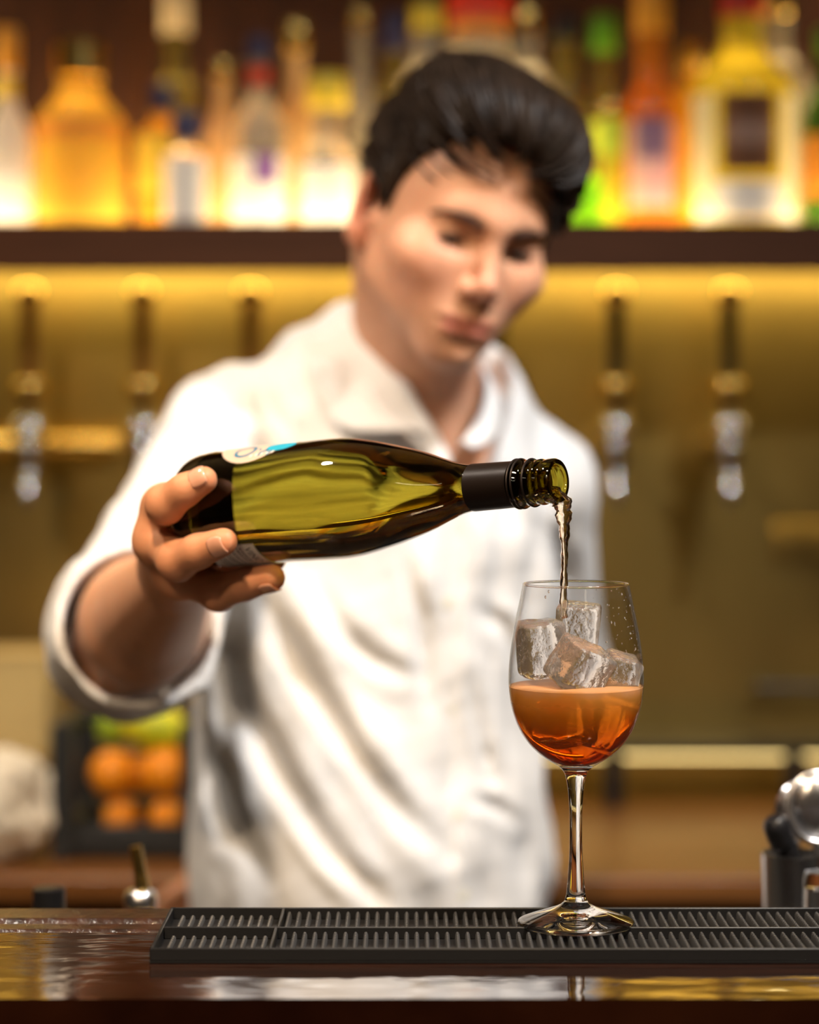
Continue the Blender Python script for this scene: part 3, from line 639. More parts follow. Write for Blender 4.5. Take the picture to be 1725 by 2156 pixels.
fruit(238, 1628, 2.80, 50, om, 'orange against the basket post', 'orange', 1.0)
fruit(350, 1624, 2.80, 52, om, 'orange beside the white shirt, front of the basket', 'orange', 1.0)
fruit(295, 1630, 2.885, 46, om, 'orange between and behind the two front oranges', 'orange', 1.0)
fruit(255, 1720, 2.80, 38, om, 'orange low in the basket by the post', 'orange', 1)
fruit(352, 1720, 2.80, 38, om, 'orange low in the basket by the shirt', 'orange', 1)
fruit(325, 1530, 2.82, 52, lm2, 'yellow mango lying on top of the oranges', 'mango', 1.45, (0, 1.9, 0))
fruit(250, 1528, 2.87, 40, gm, 'green lime on top of the fruit heap', 'lime', 1.2, (0, 1.2, 0))
fruit(378, 1570, 2.885, 36, lm, 'lemon at the shirt side of the heap', 'lemon', 1.3, (0, .5, 0))

# white cloth bundle and carton at the frame edge
M_cloth = mat('white cotton cloth', (.84, .82, .76), .8)
bm = bmesh.new(); bmesh.ops.create_icosphere(bm, subdivisions=5, radius=1)
for v in bm.verts:
    q = v.co.copy(); n1 = mnoise.noise(q * 1.6 + Vector((3, 1, 2))); n2 = abs(mnoise.noise(Vector((q.x * 3.5, q.y * 3.5, q.z * 1.5)) + Vector((7, 0, 0))))
    r = 1 + .22 * n1 - .20 * n2 + .10 * mnoise.noise(q * 6)
    v.co = Vector((q.x * r * .062, q.y * r * .065, max(-.052, q.z * r * (.085 if q.z > 0 else .06))))
zc = min(v.co.z for v in bm.verts)
me = bpy.data.meshes.new('cloth_bundle'); bm.to_mesh(me); bm.free(); me.shade_smooth()
o = link('cloth_bundle', me, M_cloth, None, (P(2, 0, 2.76).x, 2.76, CZ - zc + .0005)); tag(o, 'crumpled white cloth heaped on the back counter at the frame edge', 'cloth')
ct = thing('carton', 'tan cardboard carton standing behind the white cloth', 'carton', (P(25, 0, 3.02).x, 3.02, CZ))
zt = P(0, 1372, 3.0).z - CZ; M_carton = mat('tan cardboard', (.52, .38, .15), .75, var=((.45, .32, .12), 4, (1, 1, 1)))
obj('box_body', box(-.10, .055, -.07, .07, .001, zt - .004, .002), M_carton, ct)
obj('lid_flap', box(-.102, -.024, -.072, .072, zt - .004, zt, .001), M_carton, ct); obj('lid_flap', box(-.021, .057, -.072, .072, zt - .004, zt, .001), M_carton, ct)

BODY_H, SHIRT_H = .0024, .0045
# ================================================================== the bartender
# A distance field (rounded cones, ellipsoids, folds) is turned into one smooth skin by surface nets.
def smin(a, b, k):
    h = np.clip(.5 + .5 * (b - a) / k, 0, 1); return b + (a - b) * h - k * h * (1 - h)
def cone(a, b, ra, rb):
    a, b = np.array(a, float), np.array(b, float); ba = b - a; l2 = ba.dot(ba)
    def f(p):
        pa = p - a; h = np.clip(pa @ ba / l2, 0, 1)
        return np.sqrt((pa * pa).sum(1) - 2 * h * (pa @ ba) + h * h * l2 + 1e-12) - (ra + (rb - ra) * h)
    return f, (a + b) / 2, math.sqrt(l2) / 2 + max(ra, rb)
def ell(c, r, R=None):
    c, r = np.array(c, float), np.array(r, float)
    def f(p):
        q = p - c
        if R is not None: q = q @ R
        k0 = np.sqrt((q / r) ** 2 @ np.ones(3) + 1e-12); k1 = np.sqrt((q / (r * r)) ** 2 @ np.ones(3) + 1e-12)
        return k0 * (k0 - 1) / k1
    return f, c, r.max()
class Field:
    def __init__(s): s.ops = []; s.post = []
    def add(s, prim, k=.01): s.ops.append((1, k, *prim)); return s
    def cut(s, prim, k=.004): s.ops.append((-1, k, *prim)); return s
    def __call__(s, p, c=None, rad=1e9):
        d = np.full(len(p), 1.0)
        for sg, k, f, bc, br in s.ops:
            if c is not None and np.linalg.norm(bc - c) - br - rad > k + .02: continue
            v = f(p)
            d = smin(d, v, k) if sg > 0 else -smin(-d, v, k)
        for g in s.post: d = g(p, d)
        return d
def nets(f, lo, hi, h, n=14, margin=1.0):
    lo = np.array(lo, float); N = np.ceil((np.array(hi) - lo) / h / n).astype(int)
    big = 1 << 14; I = np.arange(-1, n + 1); g = np.stack(np.meshgrid(I, I, I, indexing='ij'), -1)
    gp = g.reshape(-1, 3); kV, pV, quads = [], [], []
    half = (n + 2) * h * .5 * math.sqrt(3)
    bc_all = np.stack(np.meshgrid(*[np.arange(m) for m in N], indexing='ij'), -1).reshape(-1, 3)
    cen = lo + (bc_all * n + n / 2 - .5) * h
    dc = np.concatenate([f(cen[i:i + 20000]) for i in range(0, len(cen), 20000)])
    key = lambda q: (q[..., 0] + 8) * big * big + (q[..., 1] + 8) * big + (q[..., 2] + 8)
    cor = np.array([[i, j, k_] for i in (0, 1) for j in (0, 1) for k_ in (0, 1)])
    edges = [(a, b) for a in range(8) for b in range(a + 1, 8) if np.abs(cor[a] - cor[b]).sum() == 1]
    for B, c in zip(bc_all[np.abs(dc) < half * margin], cen[np.abs(dc) < half * margin]):
        p = lo + (gp + B * n) * h
        D = f(p, c, half).reshape(n + 2, n + 2, n + 2); S_ = D < 0
        if S_.all() or not S_.any(): continue
        C8 = np.stack([S_[i:i + n + 1, j:j + n + 1, k_:k_ + n + 1] for i, j, k_ in cor], -1)
        act = C8.any(-1) & ~C8.all(-1)
        own = act.copy(); own[0] = False; own[:, 0] = False; own[:, :, 0] = False      # cells 0..n-1 (index 1..n)
        idx = np.argwhere(own)
        if len(idx):
            v8 = np.stack([D[idx[:, 0] + i, idx[:, 1] + j, idx[:, 2] + k_] for i, j, k_ in cor], -1)
            acc = np.zeros((len(idx), 3)); cnt = np.zeros(len(idx))
            for a, b_ in edges:
                m = (v8[:, a] < 0) != (v8[:, b_] < 0)
                t = np.where(m, v8[:, a] / np.where(m, v8[:, a] - v8[:, b_], 1), 0)
                acc += np.where(m[:, None], cor[a] + t[:, None] * (cor[b_] - cor[a]), 0); cnt += m
            gi = idx - 1 + B * n
            kV.append(key(gi)); pV.append(lo + (gi + acc / cnt[:, None]) * h)
        for ax in range(3):
            o1, o2 = [(1, 2), (2, 0), (0, 1)][ax]
            sl0 = [slice(1, n + 1)] * 3; sl1 = list(sl0); sl1[ax] = slice(2, n + 2)
            A, Bq = S_[tuple(sl0)], np.zeros_like(S_[tuple(sl0)])
            if ax is not None:
                T = S_[tuple(sl1)]
                m_ = tuple(slice(0, q) for q in T.shape); Bq[m_] = T; diff = np.zeros_like(A); diff[m_] = A[m_] != T
            # the last layer along ax belongs to the next block only if it can be seen from there
            ii = np.argwhere(diff)
            if not len(ii): continue
            base = ii + B * n; e1 = np.eye(3, dtype=int)[o1]; e2 = np.eye(3, dtype=int)[o2]
            q = np.stack([key(base), key(base - e1), key(base - e1 - e2), key(base - e2)], 1)
            fl = A[tuple(ii.T)]; q[fl] = q[fl][:, ::-1] if fl.any() else q[fl]
            quads.append(q)
    kV = np.concatenate(kV); pV = np.concatenate(pV); o = np.argsort(kV); kV, pV = kV[o], pV[o]
    Q = np.concatenate(quads); ix = np.clip(np.searchsorted(kV, Q), 0, len(kV) - 1); ok = (kV[ix] == Q).all(1)
    return pV, ix[ok][:, ::-1]
def relax(V, Q, it=2, w_=.5):
    for _ in range(it):
        acc = np.zeros_like(V); cnt = np.zeros(len(V))
        for a, b_ in ((0, 1), (1, 2), (2, 3), (3, 0)):
            for s_, t_ in ((a, b_), (b_, a)):
                for ax in range(3): acc[:, ax] += np.bincount(Q[:, s_], V[Q[:, t_], ax], len(V))
                cnt += np.bincount(Q[:, s_], minlength=len(V))
        V = V + w_ * (acc / np.maximum(cnt, 1)[:, None] - V)
    return V
def npmesh(name, V, Q):
    me = bpy.data.meshes.new(name); me.vertices.add(len(V)); me.vertices.foreach_set('co', V.astype(np.float32).ravel())
    me.loops.add(Q.size); me.loops.foreach_set('vertex_index', Q.astype(np.int32).ravel())
    me.polygons.add(len(Q)); me.polygons.foreach_set('loop_start', np.arange(0, Q.size, 4, dtype=np.int32))
    me.update(calc_edges=True); me.shade_smooth(); return me
def vcol(me, C, name='tint'):
    a = me.color_attributes.new(name, 'FLOAT_COLOR', 'POINT'); a.data.foreach_set('color', np.concatenate([C, np.ones((len(C), 1))], 1).astype(np.float32).ravel())
def noise3(p, seed=0, oct_=2):
    """smooth pseudo noise from a few rotated sines, about -1..1"""
    r = np.random.RandomState(seed); out = np.zeros(len(p)); amp, tot, fr = 1., 0., 1.
    for o in range(oct_):
        for i in range(4):
            d = r.normal(size=3); d /= np.linalg.norm(d); d *= fr * r.uniform(.7, 1.4)
            out += amp * np.sin(p @ d * 2 * math.pi + r.uniform(0, 6.28)) * .5; 
        tot += amp; amp *= .5; fr *= 2.1
    return out / tot
def sstep(a, b, x): t = np.clip((x - a) / (b - a), 0, 1); return t * t * (3 - 2 * t)
def gauss(p, c, r): return np.exp(-(((p - np.array(c)) / np.array(r)) ** 2).sum(1))

# ---------------------------------------------------------------- head frame
HO = np.array(P(943, 497, 2.20)); HS = 1.05
def hrot(yaw, pitch, roll):
    y_, p_, r_ = [math.radians(a) for a in (yaw, pitch, roll)]
    B = np.array([[1, 0, 0], [0, 0, -1], [0, 1, 0]], float)
    Rz = np.array([[math.cos(y_), -math.sin(y_), 0], [math.sin(y_), math.cos(y_), 0], [0, 0, 1]])
    Rx = np.array([[1, 0, 0], [0, math.cos(p_), -math.sin(p_)], [0, math.sin(p_), math.cos(p_)]])
    Rl = np.array([[math.cos(r_), -math.sin(r_), 0], [math.sin(r_), math.cos(r_), 0], [0, 0, 1]])
    return Rz @ B @ Rx @ Rl
HR = hrot(20, 20, -12)                      # columns: his left, up, face direction
def hw(x, y, z): return HO + HR @ (np.array((x, y, z)) * .001 * HS)
def hl(p): return (p - HO) @ HR / HS        # world -> head (metres)
def mm(*a): return tuple(q * .001 for q in a)
head = Field()
head.add(ell(mm(0, 54, -8), mm(75, 80, 96)), .02)
head.add(ell(mm(0, 25, 22), mm(66, 82, 73)), .03)
head.add(ell(mm(0, -30, 36), mm(50, 52, 54)), .03)
for s_ in (-1, 1):
    head.add(cone(mm(s_ * 57, -4, 6), mm(s_ * 52, -42, 12), .013, .013), .03)
    head.add(cone(mm(s_ * 50, -40, 12), mm(s_ * 13, -80, 70), .014, .015), .022)
    head.add(ell(mm(s_ * 33, -28, 54), mm(20, 30, 30)), .03)
    head.add(ell(mm(s_ * 46, -9, 62), mm(24, 18, 22)), .025)
head.add(ell(mm(0, -81, 77), mm(20, 16, 18)), .018)
head.add(ell(mm(0, -54, 78), mm(33, 28, 24)), .02)
head.add(cone(mm(-32, 35, 79), mm(0, 33, 88), .010, .010), .018); head.add(cone(mm(32, 35, 79), mm(0, 33, 88), .010, .010), .018)
for s_ in (-1, 1): head.cut(ell(mm(s_ * 31, 19, 99), mm(21, 13.5, 17)), .014)
for s_ in (-1, 1): head.add(ell(mm(s_ * 32, 17, 72.5), mm(15, 13.5, 14.5)), .005)
for s_ in (-1, 1): head.cut(ell(mm(s_ * 32, 12.5, 88), mm(13.5, 4.6, 9)), .003)
head.add(cone(mm(0, 30, 89), mm(0, -10, 111), .0062, .0078), .010)
head.add(ell(mm(0, -15, 111), mm(9.5, 9, 10.5)), .007)
head.add(ell(mm(0, -24, 104), mm(5.5, 7, 9)), .007)
for s_ in (-1, 1): head.add(ell(mm(s_ * 11, -21, 101), mm(6, 7, 9)), .006)
for s_ in (-1, 1): head.cut(ell(mm(s_ * 6.5, -30, 106), mm(4, 4.5, 6)), .003)
head.add(ell(mm(0, -48.5, 98), mm(23, 3.6, 4.4)), .006); head.add(ell(mm(0, -58, 97), mm(18, 4.0, 4.6)), .006)
for s_ in (-1, 1): head.cut(cone(mm(s_ * 25, -52, 95), mm(s_ * 10, -54, 104), .0016, .0015), .003); head.cut(cone(mm(s_ * 10, -54, 104), mm(0, -53.5, 105), .0015, .0015), .003)
head.cut(ell(mm(0, -72, 107), mm(18, 5, 9)), .010)
for s_ in (-1, 1):      # ears
    ca, sa = math.cos(s_ * .42), math.sin(s_ * .42)
    Re = np.array([[ca, 0, sa], [0, 1, 0], [-sa, 0, ca]])
    head.add(ell(mm(s_ * 83, 4, -16), mm(6.5, 33, 20), Re), .007)
    head.add(ell(mm(s_ * 77, -22, -9), mm(6, 12, 10), Re), .006)
    head.cut(ell(mm(s_ * 91, 3, -9), mm(8, 20, 12), Re), .005)
    head.cut(ell(mm(s_ * 84, -4, -4), mm(9, 9, 7), Re), .004)
    head.add(ell(mm(s_ * 77, -3, 5), mm(6, 8, 5)), .006)

def head_world():
    def f(p): return head(hl(p)) * HS
    return f, hw(0, 10, 10), .17
# ---------------------------------------------------------------- body frame
TY = math.radians(20)                       # the chest is turned towards the glass
TR = np.array([[math.cos(TY), -math.sin(TY), 0], [math.sin(TY), math.cos(TY), 0], [0, 0, 1]])
CHE, ABD, HIP = PA(815, 1080, 2.36), PA(778, 1500, 2.37), PA(785, 1860, 2.37)
SJR, ELR, WRR = PA(495, 925, 2.33), PA(268, 1350, 2.09), PA(372, 1218, 1.80)
SJL, ELL, WRL = PA(1130, 1015, 2.40), PA(1165, 1400, 2.545), PA(700, 1700, 2.56)
NB = PA(880, 850, 2.385)
body = Field()
body.add(head_world(), .012)
body.add(cone(hw(-12, -22, -38), NB + np.array([-.010, .004, 0]), .058, .056), .02)
body.add(cone(hw(0, -55, 5), NB + np.array([.008, -.028, 0]), .034, .038), .025)
for s_ in (-1, 1): body.add(cone(hw(s_ * 52, -25, -30), NB + np.array([.014 + s_ * .010, -.050, -.005]), .010, .010), .022)
body.add(ell(CHE, (.15, .085, .20), TR), .03)
body.add(cone(NB + np.array([-.004, 0, -.065]), CHE, .048, .082), .025)
body.add(ell(ABD, (.145, .085, .24), TR), .04); body.add(ell(HIP, (.15, .09, .16), TR), .04)
for sj in (SJR, SJL): body.add(cone(NB + np.array([0, .005, -.085]), sj + np.array([0, 0, -.012]), .034, .036), .02)
body.add(cone(SJR, ELR, .047, .040), .02)
body.add(cone(ELR, ELR + (WRR - ELR) * .35, .047, .051), .015); body.add(cone(ELR + (WRR - ELR) * .35, WRR, .051, .0285), .015)
body.add(cone(ELR + np.array([-.022, .004, -.012]), ELR + np.array([-.012, -.02, -.020]), .020, .018), .02)
body.add(cone(SJL, ELL, .047, .038), .02); body.add(cone(ELL, WRL, .038, .027), .015)
# hand behind the back, seen past the hem
HBK = PA(400, 1880, 2.55)
body.add(cone(WRL, PA(500, 1830, 2.55), .027, .026), .02); body.add(cone(PA(560, 1795, 2.55), PA(500, 1845, 2.55), .030, .034), .02)
for i, (p1, p2) in enumerate((((480, 1815), (345, 1895)), ((480, 1840), (330, 1925)), ((485, 1865), (345, 1950)), ((490, 1885), (375, 1965)))):
    m1 = tuple((np.array(p1) + np.array(p2)) / 2 + (0, -6))
    body.add(cone(PA(*p1, 2.55 + i * .004), PA(*m1, 2.54 + i * .004), .011, .0098), .005); body.add(cone(PA(*m1, 2.54 + i * .004), PA(*p2, 2.53 + i * .004), .0096, .0078), .003)
body.add(cone(PA(530, 1800, 2.54), PA(430, 1800, 2.52), .013, .0095), .006)

# pouring hand: fingers lie along the bottle (z along the axis, angle round it, distance from the axis)
K_ = lambda z, a, r: bpt(z, a, r)
FING = [   # mcp, pip, dip, tip ; radii
    [K_(-.020, 20, .010), K_(.011, 9, .0485), K_(.030, 18, .0515), K_(.0440, 26, .0495)],
    [K_(-.024, -50, .024), K_(.011, -38, .0520), K_(.034, -30, .0530), K_(.0565, -25, .0505)],
    [K_(-.026, -98, .044), K_(.012, -90, .0580), K_(.042, -82, .0540), K_(.0680, -78, .0512)],
    [K_(-.022, -140, .044), K_(.004, -132, .0545), K_(.026, -128, .0520), K_(.044, -124, .0485)]]
FR_ = [(.0145, .0128, .0115, .0094), (.0150, .0134, .0120, .0097), (.0150, .0130, .0116, .0095), (.0125, .0108, .0096, .0080)]
for fg, rr in zip(FING, FR_):
    for i in range(3): body.add(cone(fg[i], fg[i + 1], rr[i], rr[i + 1]), .0035 if i else .006)
    body.add(ell(fg[1], (rr[1] * 1.08,) * 3), .004)
palm = [f[0] for f in FING]
WR2 = WRR + (palm[1] - WRR) * .25
for i, q in enumerate(palm): body.add(cone(WRR + (q - WRR) * .30, q, .024, .0155), .012)
for a_, b_ in zip(palm, palm[1:]): body.add(cone(a_, b_, .0150, .0150), .010)
TH = [WRR + (palm[0] - WRR) * .35 + np.array([.018, .012, .012]), K_(-.024, 150, .046), K_(.010, 158, .0555), K_(.036, 160, .0500)]
for i, (r0, r1_) in enumerate(((.019, .0145), (.0135, .0120), (.0115, .0085))): body.add(cone(TH[i], TH[i + 1], r0, r1_), .008 if i == 0 else .004)
# the fingers press against the glass: keep the skin just outside the bottle
bprof_z = np.array([z for r, z in prof]); bprof_r = np.array([r for r, z in prof])
oi = np.argsort(bprof_z); bz_s, br_s = bprof_z[oi], bprof_r[oi]
def keep_off_bottle(p, d):
    q = p - BB; z = q @ BA; r = np.sqrt(np.maximum((q * q).sum(1) - z * z, 0))
    inside = np.maximum(r - np.interp(z, bz_s, br_s), np.maximum(-z, z - .25))
    return np.maximum(d, -(inside - .0004))
body.post.append(keep_off_bottle)
# creases across finger joints, knuckles
def creases(p, d):
    for fg in FING[:3]:
        for j, amp in ((2, .0009), (1, .0008)):
            t = fg[j] - fg[j - 1]; t = t / np.linalg.norm(t); q = p - fg[j]; s_ = q @ t; m = np.exp(-(q * q).sum(1) / .011 ** 2)
            if m.max() > .05: d = d + amp * m * (np.exp(-(s_ / .0009) ** 2) + np.exp(-((s_ - .003) / .0008) ** 2) * .7 + np.exp(-((s_ + .003) / .0008) ** 2) * .7)
    return d
body.post.append(creases)
# legs, so that he stands on the floor
FEET = []
lo = np.minimum.reduce([CHE - .3, HIP - .3, WRR - .12, ELR - .1, BB - .12]); lo[2] = .86
hi = np.maximum.reduce([HO + .22, CHE + .25, SJL + .1, WRL + .12, BB + .1]); hi[2] = HO[2] + .2
V, Q = nets(body, lo, hi, BODY_H)
V = relax(V, Q, 1, .35)
ORG = np.array([HIP[0], HIP[1], 0.0])
bme = npmesh('person', V - ORG, Q)
# skin colouring: lips, flushed cheeks and ears, stubble, redder fingers
hp = hl(V) * 1000
C = np.tile(np.array([.66, .345, .208]), (len(V), 1))
def tint(mask, col, amt=1.0):
    global C
    mk = np.clip(mask * amt, 0, 1)[:, None]; C = C * (1 - mk) + np.array(col) * mk
nose_z = hp[:, 2]
tint(gauss(hp, (-44, -22, 66), (24, 24, 40)) + gauss(hp, (44, -22, 66), (24, 24, 40)), (.66, .27, .18), .55)
tint(gauss(hp, (0, -18, 114), (14, 16, 16)), (.66, .29, .21), .5)
for s_ in (-1, 1): tint(gauss(hp, (s_ * 82, 0, -14), (14, 36, 24)), (.62, .22, .14), .75)
lipm = sstep(-64, -60.5, hp[:, 1]) * sstep(-44, -47, hp[:, 1]) * sstep(27, 19, np.abs(hp[:, 0])) * sstep(88, 94, hp[:, 2])
tint(lipm, (.40, .085, .065), .85)
tint(gauss(hp, (0, -72, 96), (46, 26, 40)) + gauss(hp, (0, -38, 104), (24, 7, 14)), (.50, .29, .19), .35)
hd = np.sqrt(((V - BB) ** 2).sum(1)); tint(sstep(.16, .06, hd), (.62, .27, .135), .75)
for fg in FING: tint(np.exp(-((V - fg[3]) ** 2).sum(1) / .013 ** 2) + .6 * np.exp(-((V - fg[1]) ** 2).sum(1) / .010 ** 2), (.62, .24, .13), .55)
vcol(bme, C)
M_skin = mat('skin', (1, 1, 1), .48, sss=.22, attr='tint', spec=.36, var=((.93, .90, .90), 60, (1, 1, 1)), bump=(500, .05, (1, 1, 1), 3, .002))
person = link('person', bme, M_skin, None, ORG)
tag(person, 'bartender in a white shirt tilting the wine bottle over the glass', 'person')
def pobj(name, VF, m, parent=person, **k_):
    v = [tuple(np.array(q) - ORG) for q in VF[0]]
    return obj(name, (v, VF[1]), m, parent, **k_)
# nails
M_nail = mat('finger nail', (.66, .33, .22), .22, coat=.4)
for fg, rr in list(zip(FING, FR_))[:3]:
    t = fg[3] - fg[2]; t /= np.linalg.norm(t); c = fg[3] + t * .0005
    ax = BB + BA * ((c - BB) @ BA); n_ = c - ax; n_ /= np.linalg.norm(n_); n_ = n_ - n_.dot(t) * t; n_ /= np.linalg.norm(n_)
    vw = np.array((0, 0, CAMZ)) - c; vw /= np.linalg.norm(vw); n_ = n_ + .25 * (vw - vw.dot(t) * t); n_ /= np.linalg.norm(n_)
    sd = np.cross(n_, t); r = rr[3] * 1.0
    Vn, Fn = [], []
    for i in range(9):
        for j in range(9):
            u_, v_ = -1 + i / 4, -1 + j / 4; k2 = math.sqrt(max(0, 1 - .42 * abs(v_) ** 3)); a = u_ * .85 * k2
            bulge = (1.0 - .10 * max(0, v_) ** 2)
            Vn.append(tuple(c + t * (v_ * .0062 - .0012) + (r + .0009) * bulge * (math.cos(a) * n_ + math.sin(a) * sd)))
    for i in range(8):
        for j in range(8): q = i * 9 + j; Fn.append((q, q + 1, q + 10, q + 9))
    nl = pobj('finger_nail', (Vn, Fn), M_nail); md = nl.modifiers.new('thick', 'SOLIDIFY'); md.thickness = .0006; md.offset = -1
# eyes, brows, lashes
M_eye = mat('eye white', (.55, .48, .42), .15); M_iris = mat('dark iris', (.03, .018, .01), .1); M_brow = mat('dark brow hair', (.020, .011, .007), .6)
for s_ in (-1, 1):
    ec = np.array(hw(s_ * 32, 16, 72.0)); g_ = hw(s_ * 32 + 3, -14, 110) - ec; g_ /= np.linalg.norm(g_)
    Mx = Matrix.Translation(Vector(ec)) @ Vector(g_).to_track_quat('Z', 'Y').to_matrix().to_4x4()
    ey = pobj('eyeball', xf(lathe([(.0128 * math.sin(t), -.0128 * math.cos(t)) for t in np.linspace(0, math.pi, 16)], 24), Mx), M_eye)
    pobj('iris', xf(lathe([(0, .0131), (.003, .0130), (.0062, .0118), (.0064, .0110)][::-1], 24), Mx), M_iris, ey)
    br = [hw(s_ * x, y, z) for x, y, z in ((12, 30, 97.5), (22, 34, 96), (34, 36.5, 92), (46, 35, 83.5), (55, 29, 74))]
    pobj('eyebrow', tube(crv(br, 6), list(np.interp(np.linspace(0, 1, 25), [0, .15, .5, 1], [.0016, .0032, .0030, .0010])), 8, .7, hint=tuple(HR[:, 2])), M_brow)
    ls = [hw(s_ * x, y, z) for x, y, z in ((20, 12.5, 84), (26, 15.4, 87.3), (32, 16.3, 88), (39, 15, 86), (46, 11.5, 80.5))]
    pobj('eyelashes', tube(crv(ls, 6), list(np.interp(np.linspace(0, 1, 25), [0, .2, .8, 1], [.0006, .0017, .0019, .0008])), 8, 1.0), M_brow)

# ---------------------------------------------------------------- hair
HLZ = [(-130, -48), (-60, -48), (-36, -34), (-30, 20), (-24, 38), (6, 36), (10, 6), (22, 2), (30, 24), (40, 50), (54, 78), (68, 101), (84, 107), (130, 109)]
hz_, hy_ = np.array([a for a, b in HLZ]) * .001, np.array([b for a, b in HLZ]) * .001
hair = Field()
hair.add(ell(mm(0, 58, -20), mm(83, 88, 98)), .02)
hair.add(ell(mm(0, 100, 20), mm(72, 56, 82)), .03)
hair.add(ell(mm(-30, 118, 18), mm(40, 34, 62)), .03)
hair.add(ell(mm(14, 116, 62), mm(46, 26, 36)), .025)
hair.add(ell(mm(40, 92, 66), mm(30, 27, 30)), .02)
hair.add(ell(mm(64, 70, 30), mm(20, 42, 42)), .02)
hair.add(ell(mm(-62, 34, 0), mm(15, 50, 34)), .015); hair.add(ell(mm(-60, 60, 25), mm(16, 40, 34)), .02)
hair.add(ell(mm(66, 34, 4), mm(14, 46, 32)), .02)
def hair_cut(p, d):
    x, y, z = p.T
    hlne = np.interp(z, hz_, hy_)
    # the fringe droops on his left, lifts on his right
    fz = sstep(.03, .075, z)
    hlne = hlne + fz * (-.022 * sstep(.0, .045, x) + .004 * sstep(.0, -.04, x)) - .010 * sstep(.03, .06, x) * sstep(.02, .04, z) + .004 * np.sin(x * 260) * fz
    d = d + .0016 * np.sin((x * 1.0 + .25 * y + .02 * np.sin(z * 40)) * 2 * math.pi / .0105) + .0022 * np.sin((x - .3 * z + .2 * y) * 2 * math.pi / .026)
    return np.maximum(d, -(y - hlne) * .8)
hair.post.append(hair_cut)
V, Q = nets(hair, mm(-115, -70, -140), mm(115, 185, 130), .0028)
V = relax(V, Q, 1, .3)
Vw = HO + (V * HS) @ HR.T
hme = npmesh('hair', Vw - ORG, Q)
M_hair = mat('dark brown hair', (.011, .006, .0035), .5, spec=.28, var=((.024, .013, .007), 60, (1, 1, 1)))
hair_o = link('hair', hme, M_hair, person)
# locks combed back over the mass
rng = np.random.RandomState(5); n_l = 190
th = rng.uniform(-1.25, 1.25, n_l); p = np.stack([.075 * np.sin(th) * rng.uniform(.2, 1.05, n_l), .106 + .018 * rng.uniform(-1, 1, n_l), .07 + .03 * np.cos(th) - .05 * rng.rand(n_l)], 1)
p[:60] = np.stack([np.where(rng.rand(60) < .5, -1, 1) * rng.uniform(.06, .08, 60), rng.uniform(.03, .09, 60), rng.uniform(-.02, .04, 60)], 1)
def hgrad(p, f=hair, e_=.002):
    g = np.stack([f(p + np.eye(3)[i] * e_) - f(p - np.eye(3)[i] * e_) for i in range(3)], 1); return g / (np.linalg.norm(g, axis=1)[:, None] + 1e-9)
def base_hair(p):
    d = np.full(len(p), 1.0)
    for sg, k_, f, bc, br in hair.ops: d = smin(d, f(p), k_)
    return d
paths = []; 
for st_ in range(13):
    for _ in range(3): p = p - base_hair(p)[:, None] * hgrad(p, base_hair)
    n_ = hgrad(p, base_hair); paths.append(p + n_ * (.0015 + .002 * math.sin(math.pi * st_ / 12)))
    flow = np.stack([.10 + .5 * p[:, 0] * 6, .45 - 7 * np.maximum(0, .04 - p[:, 2]) * .8, -1.0 + 0 * p[:, 0]], 1)
    flow += rng.normal(size=flow.shape) * .05; flow -= (flow * n_).sum(1)[:, None] * n_; flow /= np.linalg.norm(flow, axis=1)[:, None]
    p = p + flow * .0085
paths = np.array(paths)
lk = []
for i in range(n_l):
    pw = HO + (paths[:, i] * HS) @ HR.T
    lk.append(tube(pw, [.0008, .0018, .0026, .003, .0032, .0032, .0032, .003, .0028, .0024, .0019, .0013, .0006], 6, .5, hint=tuple(HR[:, 1])))
lo_ = pobj('hair_locks', join(*lk), M_hair, hair_o)

# ---------------------------------------------------------------- shirt
FD = (WRR - ELR) / np.linalg.norm(WRR - ELR)                     # forearm direction
CUFF = ELR + FD * .085
shirt = Field()
shirt.add(ell(CHE + np.array([0, 0, -.02]), (.182, .118, .235), TR), .03)
shirt.add(ell(ABD, (.176, .118, .28), TR), .05); shirt.add(ell(HIP, (.184, .122, .22), TR), .06)
shirt.add(cone(NB + np.array([0, .01, -.075]), CHE + np.array([0, 0, .0]), .066, .11), .04)
shirt.add(cone(NB + np.array([-.03, .01, -.058]), SJR + np.array([0, 0, -.012]), .046, .062), .025)
shirt.add(cone(NB + np.array([.03, .01, -.058]), SJL + np.array([0, 0, -.008]), .046, .054), .025)
shirt.add(cone(SJR, ELR + np.array([.0, .01, .01]), .068, .068), .035)
shirt.add(cone(ELR + np.array([.0, .005, .0]), CUFF + FD * .02, .068, .073), .03)
shirt.add(cone(SJL, ELL, .056, .056), .03); shirt.add(cone(ELL, ELL + (WRL - ELL) * .25, .056, .052), .02)
